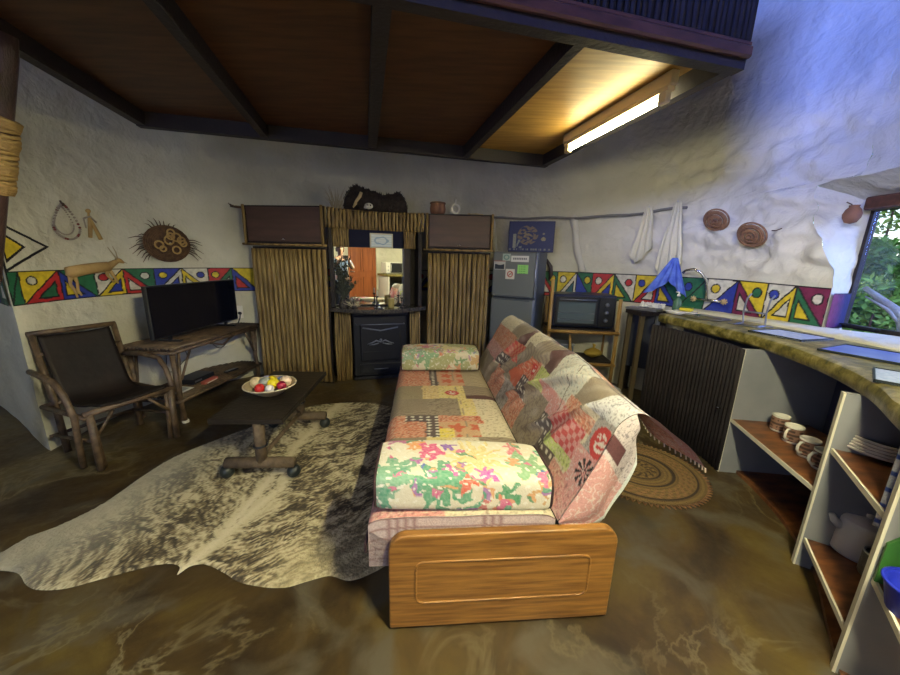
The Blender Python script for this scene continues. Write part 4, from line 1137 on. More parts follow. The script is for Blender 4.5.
b = MB(); b.lathe([(0, 0), (.045, 0), (.05, .01), (.05, .10), (.046, .105), (.043, .10), (0, .09)], n=24); b.build('body', mat('dull_tin', (.14, .135, .12), .4, .4, bump=.4), u, smooth=True)
b = MB(); b.tube([(.046 * math.cos(a), .046 * math.sin(a), .105) for a in [2 * PI * i / 20 for i in range(20)]], .004, 6, closed=True); b.build('rim', M['metal'], u, smooth=True)
# striped cloth, green and blue plastics on the next shelf
tC = Vector((dC.y, -dC.x)); tC = tC if tC.y < 0 else -tC
gp = Vector(BC) + dC * .10 + tC * .032
u = thing('green_board', 'green plastic chopping board with a grip hole, standing behind the blue tub', 'chopping board', (gp.x, gp.y, .423), math.atan2(dC.y, dC.x))
b = MB()
b.vprism([(-.09, 0), (.09, 0), (.09, .14), (.05, .20), (-.05, .20), (-.09, .14)], -.006, .006); b.build('board', M['greenp'], u)
b = MB(); b.tube([(.02 * math.cos(a), -.008, .155 + .03 * math.sin(a)) for a in [2 * PI * i / 16 for i in range(16)]], .006, 6, closed=True); b.build('grip', M['white_paint'], u, smooth=True)
gp = Vector(BC) + dC * .07 + tC * .135
u = thing('blue_tub', 'bright blue plastic tub on the shelf at the right edge', 'tub', (gp.x, gp.y, .423), 0)
b = MB(); b.lathe([(0, 0), (.06, 0), (.075, .07), (.08, .085), (.078, .09), (.07, .08), (.055, .008), (0, .006)], n=24); b.build('bowl', M['bluep'], u, smooth=True)
b = MB(); b.tube([(.079 * math.cos(a), .079 * math.sin(a), .088) for a in [2 * PI * i / 24 for i in range(24)]], .005, 6, closed=True); b.build('rim', M['bluep'], u, smooth=True)
u = thing('striped_cloth', 'white dish cloth with blue stripes hanging from the worktop edge at the right', 'cloth', (1.475, .99, .875), R(-128))
b = MB()
b.grid(lambda u_, v: (-.05 + .10 * u_, .0 + .012 * math.sin(u_ * 15), -.34 * v * (1 - .10 * u_)), 30, 60, lambda u_, v: (.05, .10, .40) if int(v * 22) % 4 == 0 or int(u_ * 9) == 6 else (.60, .63, .68))
o = b.build('cloth', M['cloth'], u, smooth=True, colors=True); o.modifiers.new('t', 'SOLIDIFY').thickness = .004
b = MB(); b.tube([(0, .0, .008), (0, .012, -.004), (0, 0, -.01)], .004, 6); b.build('hook', M['metal'], u, smooth=True)

# on the worktop
def tray(lab, c, w, d, rz, mt, name='placemat', cat='placemat'):
    u = thing(name, lab, cat, (c[0], c[1], zt + .001), rz, 'mats on the stone worktop')
    b = MB(); b.box(-w / 2, w / 2, -d / 2, d / 2, 0, .008, .003); b.build('board', mt, u)
    b = MB(); 
    for r_ in ((-w / 2, w / 2, -d / 2, -d / 2 + .006), (-w / 2, w / 2, d / 2 - .006, d / 2), (-w / 2, -w / 2 + .006, -d / 2, d / 2), (w / 2 - .006, w / 2, -d / 2, d / 2)): b.box(*r_, .0, .012)
    b.build('border', M['handle_black'], u)
M['tray1'] = mat('blue_speckled_board', (.42, .50, .68), .25, var=(.55, .62, .78), scale=60)
M['tray2'] = mat('blue_glass_board', (.16, .20, .62), .12, var=(.25, .3, .7), scale=3)
tray('pale blue speckled board lying on the worktop below the wire stand', (2.24, 2.22), .30, .30, R(15), M['tray1'])
tray('deep blue shiny board on the worktop beside the window', (2.25, 1.70), .34, .42, R(24), M['tray2'])
tray('pale blue streaked board at the front edge of the worktop, far right', (1.90, 1.28), .28, .30, R(40), M['tray1'])
u = thing('wire_stand', 'thin wire stand on the worktop in front of the frieze', 'stand', (2.28, 2.55, zt + .001), R(-62))
b = MB()
for x in (-.09, .05):
    b.tube([(x, -.07, .006), (x, .07, .006), (x, .04, .10), (x + .01, .03, .20), (x + .03, .03, .24)], .006, 6)
b.tube([(-.09, .04, .10), (.05, .04, .10)], .006, 6); b.tube([(-.13, -.06, .006), (.10, -.06, .006)], .004, 6); b.tube([(-.13, .06, .006), (.10, .06, .006)], .004, 6)
b.build('wire_frame', M['stove_silver'], u, smooth=True)
b = MB(); b.lathe([(0, 0), (.05, 0), (.052, .004), (0, .004)], (-.02, 0, .010), 16); b.build('plate', M['metal'], u)
# sink and tap
u = thing('steel_sink', 'shallow steel sink set in the far end of the stone counter', 'sink', (2.16, 2.98, zt + .001), R(-72))
b = MB(); W_, D_ = .24, .14
b.grid(lambda a, v: ((W_ * (1 - .25 * sm(.2, .8, v)) * math.copysign(abs(math.cos(2 * PI * a)) ** .5, math.cos(2 * PI * a))), D_ * (1 - .3 * sm(.2, .8, v)) * math.copysign(abs(math.sin(2 * PI * a)) ** .5, math.sin(2 * PI * a)), .006 * (1 - v) ** 2 + .002), 48, 8)
b.build('basin', M['metal'], u, smooth=True)
b = MB(); b.lathe([(0, .002), (.025, .002), (.027, .006), (.0, .006)], n=16); b.build('plug', M['chrome'], u, smooth=True)
u = thing('kitchen_tap', 'chrome swan-neck tap with two handles on the wall above the sink', 'tap', (*wpt(7.19, 1.10, .05)[:2], 1.09), math.atan2(wall_at(7.19)[1][1], wall_at(7.19)[1][0]))
b = MB(); b.tube([(0, -.02, 0), (.0, -.04, .08), (-.01, -.06, .18), (-.05, -.09, .25), (-.11, -.11, .28), (-.17, -.13, .265), (-.19, -.13, .24)], .012, 10); b.build('spout', M['chrome'], u, smooth=True)
b = MB(); b.tube([(-.09, -.01, .0), (.13, -.01, -.0)], .013, 10); b.tube([(-.09, .045, 0), (-.09, -.01, 0)], .012, 8); b.tube([(.13, .045, 0), (.13, -.01, 0)], .012, 8); b.build('mixer_body', M['chrome'], u, smooth=True)
for x in (-.11, .15):
    b = MB()
    for a in (0, 90, 45 + 90 * 0, 135): b.tube([(x - .028 * math.cos(R(a)), -.03, -.028 * math.sin(R(a))), (x + .028 * math.cos(R(a)), -.03, .028 * math.sin(R(a)))], .006, 6)
    b.tube([(x * .95, -.01, 0), (x, -.035, 0)], .010, 8); b.build('tap_handle', M['bone'], u, smooth=True)
u = thing('soap_bottle', 'green soap bottle standing in front of the blue cloth', 'bottle', (2.14, 3.235, zt + .001), R(-60))
b = MB(); b.lathe([(0, 0), (.034, 0), (.038, .01), (.038, .09), (.028, .12), (.012, .135), (.011, .15), (0, .15)], n=20); b.build('bottle', M['glassgreen'], u, smooth=True)
b = MB(); b.lathe([(0, .15), (.014, .15), (.014, .165), (.006, .17), (.006, .19), (0, .19)], n=12); b.tube([(0, 0, .188), (-.03, 0, .188)], .005, 6); b.build('pump', M['pot'], u, smooth=True)
u = thing('white_dish', 'white oval dish on the worktop below the soap bottle', 'dish', (2.03, 3.08, zt + .001), R(-62))
b = MB(); b.lathe([(0, 0), (.05, 0), (.075, .022), (.078, .03), (.072, .028), (.048, .008), (0, .008)], n=28, sx=1.1, sy=.8); b.build('dish', M['ceramic'], u, smooth=True)
u = thing('yellow_sponge', 'yellow sponge beside the soap bottle', 'sponge', (2.14, 3.10, zt + .031), R(-50))
b = MB(); b.box(-.05, .05, -.03, .03, 0, .03, .008); b.build('foam', M['yellow'], u)
b = MB(); b.box(-.05, .05, -.03, .03, .03, .038, .002); b.build('scourer', M['greenp'], u)
u = thing('white_tray', 'flat white soap tray beside the white oval dish', 'tray', (2.14, 3.10, zt + .001), R(-62))
b = MB(); b.lathe([(0, 0), (.06, 0), (.09, .022), (.092, .028), (.085, .026), (.058, .006), (0, .006)], n=28, sx=1.1, sy=.6); b.build('tray', M['ceramic'], u, smooth=True)

# ---------------------------------------------------------------- round woven mat on the floor
u = thing('woven_floor_mat', 'round woven grass mat with dark rings on the floor behind the sofa', 'mat', (1.34, 2.13, .001))
b = MB()
def matc(a, v):
    r = v
    c = (.20, .13, .045)
    if int(r * 26) % 2: c = (.15, .095, .035)
    for (r0, r1) in ((.30, .34), (.50, .56), (.86, .90)):
        if r0 < r < r1: c = (.035, .02, .012)
    if .6 < r < .84 and math.sin(a * 2 * PI * 34 + r * 40) > .1: c = (.24, .13, .055)
    if .12 < r < .28 and math.sin(a * 2 * PI * 12 + r * 30) > .3: c = (.06, .035, .015)
    return c
b.grid(lambda a, v: (.40 * v * math.cos(2 * PI * a), .37 * v * math.sin(2 * PI * a), .012 + .003 * math.sin(v * 26 * PI)), 160, 60, matc)
b.build('coiled_weave', M['weave'], u, smooth=True, colors=True)
b = MB()
for k in range(80):
    a = 2 * PI * k / 80
    b.tube([(.395 * math.cos(a), .365 * math.sin(a), .006), (.425 * math.cos(a + .02), .395 * math.sin(a + .02), .008), (.395 * math.cos(a + .05), .365 * math.sin(a + .05), .006)], .005, 4)
b.build('scalloped_edge', M['straw'], u, smooth=True)

# ---------------------------------------------------------------- television and its stand
q = thing('cane_tv_stand', 'low cane stand with a lower shelf carrying the television', 'tv stand', (-2.24, 2.66, 0), R(86))
# local x runs along the wall away from the camera, -y... +y towards the wall
tw, td, thh = 1.06, .40, .65
for (x, y_, lean) in ((0.0, 0, -.03), (tw - .05, 0, .02), (.02, td, 0), (tw - .04, td, 0)):
    b = MB(); b.tube([(x + lean * .5, y_ - abs(lean), 0), (x + lean * .2, y_, .3), (x, y_ + .01, thh - .04)], [.018, .02, .02], 8)
    b.tube([(x + lean * .5 - .012, y_ - abs(lean) + .02, 0.01), (x + .02, y_, .34), (x + .05, y_, thh - .05)], .012, 7); l = b.build('leg', M['cane'], q, smooth=True)
    b = MB(); b.lathe([(0, 0), (.026, 0), (.026, .02), (0, .02)], (x + lean * .5, y_ - abs(lean), -.0), 10); b.build('foot_cap', M['bonewhite'] if (x, y_) == (0.0, 0) else M['cane'], l)
b = MB()
for k in range(15): b.tube([(-.05, -.02 + k * (td + .04) / 14, thh - .012), (tw + .02, -.02 + k * (td + .04) / 14, thh - .012)], .015, 7)
b.build('table_top', M['cane'], q, smooth=True)
b = MB()
for k in range(13): b.tube([(0, .0 + k * td / 12, .20), (tw, .0 + k * td / 12, .20)], .012, 6)
b.build('shelf', M['cane'], q, smooth=True)
b = MB()
for z in (thh - .045, .185): b.tube([(-.04, -.02, z), (tw, -.02, z)], .015, 8); b.tube([(-.03, -.03, z), (-.03, td, z)], .014, 8)
b.tube([(.03, -.01, .36), (.16, -.01, .60)], .010, 7); b.tube([(tw - .08, -.01, .36), (tw - .20, -.01, .60)], .010, 7)
b.tube([(tw * .33, -.01, .60), (tw * .5, -.015, .54), (tw * .67, -.01, .60)], .009, 7)
b.build('rails', M['cane'], q, smooth=True)
sr = q.rotation_euler.z
v_ = thing('television', 'flat black television on the cane stand', 'television', at(q, .04, .15, thh + .006), R(88))
b = MB(); b.box(-.06, .99, -.02, .018, .045, .475, .006); b.build('body', M['black'], v_)
b = MB(); b.box(-.05, .98, -.023, -.019, .058, .465); b.build('screen', M['screen'], v_)
b = MB(); b.box(.10, .13, -.10, .10, 0, .012, .003); b.box(.80, .83, -.10, .10, 0, .012, .003); b.box(.105, .125, -.012, .012, .01, .07); b.box(.805, .825, -.012, .012, .01, .07); b.build('feet', M['black'], v_)
def stand_item(name, lab, cat, x, y_, w, d, h, mt, rz=0):
    u = thing(name, lab, cat, at(q, x, y_, .213), sr + rz)
    bb = MB(); bb.box(0, w, 0, d, 0, h, .004); bb.build('case', mt, u); return u
u = stand_item('media_player', 'black media player on the shelf under the television', 'media player', .28, .12, .26, .18, .045, M['black'])
b = MB(); b.box(.02, .10, -.002, .0, .015, .03); b.build('display', M['stove_silver'], u)
u = stand_item('red_carton', 'small red and white carton on the shelf under the television', 'carton', .30, .015, .17, .05, .028, mat('red_carton', (.50, .12, .09), .5), R(4))
b = MB(); b.box(.02, .15, -.002, .0, .006, .013); b.build('white_band', M['paper'], u)
u = stand_item('paper_booklet', 'white booklet on the left end of the shelf under the television', 'booklet', .06, .06, .16, .20, .008, M['paper'])
b = MB(); b.box(.02, .14, .02, .10, .008, .009); b.build('cover_print', M['paper_grey'], u)
u = stand_item('remote_control', 'slim black remote control at the right of the shelf under the television', 'remote', .62, .05, .15, .045, .016, M['black'], R(-8))
b = MB()
for i in range(5):
    for j in range(2): b.box(.02 + i * .022, .03 + i * .022, .010 + j * .016, .018 + j * .016, .016, .018)
b.build('buttons', M['paper_grey'], u)
u = thing('tv_cable', 'thin black cable looping down the wall behind the television stand', 'cable', (0, 0, 0))
b = MB(); b.tube([wpt(.9 + .35 * k / 12 + .05 * math.sin(k), .60 - .35 * math.sin(PI * k / 12) * (1 if k < 7 else .8), .02) for k in range(13)], .004, 6)
b.tube([wpt(1.35 + .3 * k / 10, .62 - .22 * math.sin(PI * k / 10), .02) for k in range(11)], .004, 6); b.build('cable', M['cable'], u, smooth=True)
u = wthing('wall_socket', 'white wall socket with a black plug right of the television', 'socket', 1.72, .76, .004)
b = MB(); b.box(-.04, .04, -.012, .002, -.06, .08, .004); b.build('plate', M['pot'], u)
b = MB(); b.tube([(0, -.012, .0), (0, -.05, .0)], .016, 10); b.tube([(0, -.05, 0), (-.01, -.06, -.05), (-.03, -.03, -.12)], .006, 6); b.build('plug', M['black'], u, smooth=True)

# ---------------------------------------------------------------- cane armchair
rzc = math.atan2(.94, .34)
q = thing('cane_armchair', 'cane armchair with a dark brown leather sling seat', 'armchair', (-2.25, 1.97, 0), rzc)
# local x along the front edge (to its left side), y towards the wall
cw, cd = .46, .50
for x in (0, cw):
    b = MB(); b.tube([(x, 0, 0), (x, .0, .39)], [.021, .021], 9); b.tube([(x + (.03 if x == 0 else -.03), .03, 0), (x + (.012 if x == 0 else -.012), .02, .38)], .016, 8); b.build('leg', M['cane'], q, smooth=True)
    sgn = -1 if x == 0 else 1
    bx_ = .04 if x == 0 else .02
    b = MB(); b.tube([(x + bx_, cd - .02, 0), (x + bx_, cd, .35), (x + bx_, cd + .09, .84)], [.021, .02, .018], 9); b.build('leg', M['cane'], q, smooth=True)
    b = MB(); b.tube([(x + sgn * .02, cd + .05, .60), (x + sgn * .05, cd * .75, .615), (x + sgn * .06, cd * .35, .60), (x + sgn * .055, .10, .52), (x + sgn * .05, .05, .38), (x + sgn * .045, .08, .20), (x + sgn * .04, .10, .02)], .018, 9); b.build('armrest', M['cane'], q, smooth=True)
b = MB(); b.tube([(-.03, 0.0, .395), (cw + .03, 0, .395)], .019, 9); b.tube([(-.02, 0, .37), (-.02, cd, .36)], .016, 8); b.tube([(cw + .02, 0, .37), (cw + .02, cd, .36)], .016, 8); b.tube([(-.02, cd, .36), (cw + .02, cd, .36)], .016, 8)
b.tube([(-.02, cd, .14), (cw + .02, cd, .14)], .012, 8); b.tube([(0, 0.02, .20), (0, cd, .14)], .011, 8); b.tube([(cw, .02, .20), (cw, cd, .14)], .011, 8)
b.tube([(.01, .01, .22), (.12, .005, .37)], .010, 7); b.tube([(cw - .01, .01, .22), (cw - .14, .005, .37)], .010, 7)
b.build('seat_frame', M['cane'], q, smooth=True)
b = MB(); b.tube([(.02, cd + .09, .84), (cw + .03, cd + .09, .84)], .018, 9); b.tube([(.03, cd + .055, .70), (cw + .02, cd + .055, .70)], .012, 8); b.tube([(.03, cd + .03, .52), (cw + .02, cd + .03, .52)], .012, 8); b.build('back_frame', M['cane'], q, smooth=True)
b = MB()
def sling(u, v):
    x = .055 + u * (cw - .08)
    path = [(.0, .415), (.10, .40), (.22, .375), (.34, .365), (.42, .40), (.475, .52), (.52, .66), (.565, .81)]
    c = catmull(path, 6); k = min(len(c) - 1, int(v * (len(c) - 1))); p = c[k]
    return (x, p[0] - .012, p[1] + .02 - .012 * math.sin(PI * u) + .003 * nz(u * 5, v * 9))
b.grid(sling, 16, 42); o = b.build('leather_sling', M['leather'], q, smooth=True); o.modifiers.new('t', 'SOLIDIFY').thickness = .016

# ---------------------------------------------------------------- coffee table
q = thing('coffee_table', 'low dark coffee table on bound wooden trestle feet', 'coffee table', (-1.19, 1.86, .014), R(3.5))
b = MB(); b.box(-.25, .19, .03, .93, .38, .415, .004); b.build('table_top', mat('dark_slab', (.016, .013, .010), .35, spec=.3, var=(.028, .022, .016), scale=7, bump=.15), q)
M['bound'] = mat('hide_bound_wood', (.13, .092, .055), .7, var=(.07, .048, .03), scale=20, bump=.5)
for y_ in (.0, .66):
    yc = y_ + .06
    b = MB(); b.tube([(.03, yc, .10), (.03, yc, .38)], .033, 10); p_ = b.build('post', M['bound'], q, smooth=True)
    b = MB(); b.tube([(.03 + .036 * math.cos(a), yc + .036 * math.sin(a), .225) for a in [2 * PI * i / 12 for i in range(12)]], .008, 6, closed=True); b.build('binding', M['black'], p_, smooth=True)
    b = MB(); b.tube([(-.19, yc, .105), (.23, yc, .105)], .034, 12)
    b.build('foot_bar', M['bound'], q, smooth=True)
    for x in (-.19, .22):
        b = MB(); b.ball((x, yc, .044), .042, 14, 10); b.build('ball_foot', M['handle_black'], q, smooth=True)
b = MB(); b.tube([(.03, .06, .14), (.03, .72, .14)], .016, 10); b.build('stretcher', M['bound'], q, smooth=True)

u = thing('serving_bowl', 'wide shallow cream bowl on the coffee table', 'bowl', (-1.27, 2.29, .431))
b = MB(); b.lathe([(0, .0), (.07, 0), (.09, .012), (.14, .045), (.168, .066), (.174, .072), (.168, .074), (.135, .052), (.085, .018), (0, .010)], n=40); b.build('bowl', mat('cream_glaze', (.52, .42, .26), .4, var=(.42, .31, .18), scale=9), u, smooth=True)
b = MB(); b.tube([(.170 * math.cos(a), .170 * math.sin(a), .073) for a in [2 * PI * i / 40 for i in range(40)]], .0045, 6, closed=True); b.build('rim', mat('pale_rim', (.70, .62, .42), .4), u, smooth=True)
BC_ = [((-.10, .0), .040, (.50, .40, .22), 'cream-coloured wicker ball at the left of the bowl'), ((-.035, -.075), .034, (.50, .02, .02), 'red ball at the front of the bowl'), ((-.03, -.01), .042, (.22, .24, .20), 'grey and white banded ball near the middle of the bowl'),
       ((.03, -.015), .040, (.80, .66, .02), 'bright yellow ball in the middle of the bowl'), ((-.015, .055), .036, (.78, .60, .03), 'second yellow ball behind the middle of the bowl'), ((.04, -.085), .030, (.75, .72, .68), 'white ball at the front of the bowl'),
       ((.095, -.03), .033, (.35, .01, .04), 'dark red ball at the right of the bowl'), ((.09, .045), .040, (.55, .42, .30), 'pale patterned ball at the back right of the bowl'), ((-.06, .07), .036, (.40, .38, .50), 'pale lilac ball at the back of the bowl'), ((.035, .09), .030, (.10, .20, .55), 'blue ball at the back of the bowl')]
for k, ((x, y_), r, c, lab) in enumerate(BC_):
    rr = math.hypot(x, y_); zz = .012 + .85 * max(0, rr - .06) ** 1.0 * .62 + r + .006
    if k in (2, 3, 4): zz += .022
    o = MB(); o.ball((0, 0, 0), r, 16, 12)
    ob = o.build('small_ball', mat('ball_paint', c, .3, var=tuple(min(1, v * 1.5 + .05) for v in c) if k in (0, 2, 7, 8) else None, scale=30), smooth=True)
    ob.location = (-1.27 + x, 2.29 + y_, .431 + zz); tag(ob, lab, 'ball', 'balls in the cream bowl')

# ---------------------------------------------------------------- cowhide rug
RO = [(-2.17, 1.24), (-2.08, 1.32), (-2.06, 1.42), (-1.99, 1.50), (-1.93, 1.66), (-1.93, 1.90), (-1.90, 2.12), (-1.78, 2.34), (-1.62, 2.58), (-1.40, 2.90), (-1.20, 3.06), (-1.0, 3.10), (-.80, 3.12), (-.6, 3.06), (-.42, 3.0), (-.22, 2.8), (-.14, 2.3), (-.08, 1.8), (-.12, 1.5),
      (-.24, 1.34), (-.34, 1.26), (-.42, 1.23), (-.51, 1.25), (-.6, 1.22), (-.68, 1.19), (-.78, 1.19), (-.89, 1.21), (-.98, 1.25), (-1.09, 1.29), (-1.155, 1.28), (-1.18, 1.235), (-1.20, 1.275), (-1.26, 1.29), (-1.35, 1.27), (-1.48, 1.21), (-1.59, 1.16), (-1.69, 1.15), (-1.77, 1.17), (-1.88, 1.225), (-2.02, 1.235)]
ROc = catmull(RO + [RO[0]], 6)
def inside(x, y, P):
    c = False; j = len(P) - 1
    for i in range(len(P)):
        if (P[i][1] > y) != (P[j][1] > y) and x < (P[j][0] - P[i][0]) * (y - P[i][1]) / (P[j][1] - P[i][1]) + P[i][0]: c = not c
        j = i
    return c
u = thing('cowhide_rug', 'brindled cream and black cowhide rug under the coffee table', 'rug', (0, 0, 0))
b = MB()
SPI = catmull([(-1.18, 1.22), (-1.13, 1.42), (-1.12, 1.66), (-1.12, 1.95), (-1.10, 2.48), (-1.06, 2.85), (-1.03, 3.15)], 8)
def furc(x, y):
    # distance to the spine and side
    dm = 9; sd = 1
    for i in range(0, len(SPI) - 1, 2):
        dx, dy = x - SPI[i][0], y - SPI[i][1]; d = math.hypot(dx, dy)
        if d < dm:
            dm = d; k = min(i + 2, len(SPI) - 1); tx, ty = SPI[k][0] - SPI[i][0], SPI[k][1] - SPI[i][1]; L = math.hypot(tx, ty) or 1
            sd = 1 if tx * dy - ty * dx > 0 else -1; al = i + (dx * tx + dy * ty) / L / L * 2
            al_m = (dx * tx + dy * ty) / L + i * .047
            dm = abs(tx * dy - ty * dx) / L if d < .6 else d
    n0 = nz(x * 2.5, y * 2.5, 2)
    w = al_m - dm * .75 + .10 * nz(x * 3.5, y * 3.5, 8) + .03 * nz(x * 12, y * 12, 8)
    q_ = dm * 4.0 * sd
    w += .012 * nz(x * 22, y * 22, 6)
    st = .75 * nz(w * 12, q_ * 1.6, 5) + .6 * nz(w * 42, q_ * 3.5, 9) + .75 * nz(w * 90, q_ * 7, 1) + .6 * nz(w * 150, q_ * 13, 4) + .25 * nz(x * 110, y * 110, 4)
    cream = (.60, .54, .36); dark = (.050, .040, .028); grey = (.33, .32, .26)
    near = sm(.075, .0, dm)
    patch = .30 * n0 + (.16 if sd < 0 else .05) * sm(.05, .3, dm) + .06
    t_ = sm(-.42, .62, st + patch - .75 * near)
    c = mixc(cream, (.24, .19, .105), min(1, t_ * 1.7)) if t_ < .59 else mixc((.24, .19, .105), dark, (t_ - .59) / .41)
    if dm < .05: c = mixc(c, (.70, .64, .48), .6 * sm(.03, .0, dm))
    if sd > 0:
        c = mixc(c, (.40, .39, .33), .60 * sm(.30, .75, dm + .1 * n0))
        c = mixc(c, (.46, .43, .33), .7 * sm(.55, .85, dm + .12 * nz(x * 6, y * 6)))
    else:
        c = mixc(c, (.46, .40, .24), .55 * sm(.32, .5, dm) * sm(1.7, 1.3, y))
    return c
cell = .0085; x0, x1, y0, y1 = -2.2, .0, 1.1, 3.15
idx = {}
nx, ny = int((x1 - x0) / cell), int((y1 - y0) / cell)
inn = {}
for i in range(nx):
    for j in range(ny): inn[i, j] = inside(x0 + (i + .5) * cell, y0 + (j + .5) * cell, ROc)
def gv(i, j):
    if (i, j) not in idx:
        x, y = x0 + i * cell, y0 + j * cell
        # pull border vertices onto the outline
        nb = [inn.get((i + a, j + c), False) for a in (-1, 0) for c in (-1, 0)]
        if not all(nb):
            k = min(range(len(ROc)), key=lambda k: (ROc[k][0] - x) ** 2 + (ROc[k][1] - y) ** 2)
            best = None
            for kk in (k - 1, k):
                A, B = ROc[kk % len(ROc)], ROc[(kk + 1) % len(ROc)]; dx, dy = B[0] - A[0], B[1] - A[1]; L2 = dx * dx + dy * dy
                if L2 < 1e-12: continue
                t_ = max(0, min(1, ((x - A[0]) * dx + (y - A[1]) * dy) / L2)); px, py = A[0] + t_ * dx, A[1] + t_ * dy; d = (px - x) ** 2 + (py - y) ** 2
                if best is None or d < best[0]: best = (d, px, py)
            if best and best[0] < (cell * 1.6) ** 2: x, y = best[1], best[2]
            z = .004
        else: z = .011 + .003 * nz(x * 4, y * 4)
        idx[i, j] = b.vert((x, y, z), furc(x, y))
    return idx[i, j]
for i in range(nx):
    for j in range(ny):
        if inn[i, j]: b.face((gv(i, j), gv(i + 1, j), gv(i + 1, j + 1), gv(i, j + 1)))
b.build('hide', M['fur'], u, smooth=True, colors=True)
bb = MB(); bb.prism([(p[0] * .995 - .004, p[1] * .995 + .01) for p in ROc[:-1]], .001, .004); bb.build('backing', M['leather'], u)

# ---------------------------------------------------------------- sofa bed
SR = R(4.8)
q = thing('sofa_bed', 'sofa bed with floral bolster arms and an oak end board', 'sofa', (-.205, 1.062, 0), SR)
SL = 1.98
def endboard(y0, y1, lab=None):
    b = MB(); pts = []
    W, H, r = .868, .43, .07
    z0 = .012
    for (cx, cz, a0) in ((r, H - r, 180), (W - r, H - r, 90)):
        for k in range(9):
            a = R(a0 - k * 90 / 8); pts.append((cx + r * math.cos(a), cz + r * math.sin(a)))
    pts = [(0, z0)] + pts + [(W, z0)]
    b.vprism(pts, y0, y1)
    o = b.build('end_board', M['oak'], q)
    bm = o.modifiers.new('bev', 'BEVEL'); bm.width = .008; bm.segments = 3; bm.limit_method = 'ANGLE'
    bm.angle_limit = R(50)
    # moulded rectangle
    b = MB(); X0, X1, Z0, Z1 = .10, .765, .13, .315; c = .03
    loop = []
    for (cx, cz, a0) in ((X0 + c, Z1 - c, 180), (X1 - c, Z1 - c, 90), (X1 - c, Z0 + c, 0), (X0 + c, Z0 + c, -90)):
        for k in range(6): a = R(a0 - k * 18); loop.append((cx + c * math.cos(a), y0 - .001, cz + c * math.sin(a)))
    b.tube(loop, .0045, 8, closed=True); b.build('moulding', M['oak'], o, smooth=True)
    return o
endboard(-.035, 0.0); endboard(SL, SL + .035)
# base frame, seat and back cushions (under the throw)
b = MB(); b.box(.04, .80, .005, SL - .005, .06, .27, .01); b.build('base_frame', M['darkwood'], q)
def rslab(b, prof, y0, y1, n=2):
    b.vprism(prof, y0, y1)
b = MB(); b.box(-.065, .60, .012, SL - .012, .275, .455, .045); b.build('seat_cushion', M['lining'], q)
b = MB(); b.vprism([(.64, .44), (.72, .39), (.81, .36), (.85, .42), (.91, .66), (.90, .76), (.87, .80), (.84, .79), (.79, .70)], .04, SL - .04); b.build('back_cushion', M['mattress'], q)

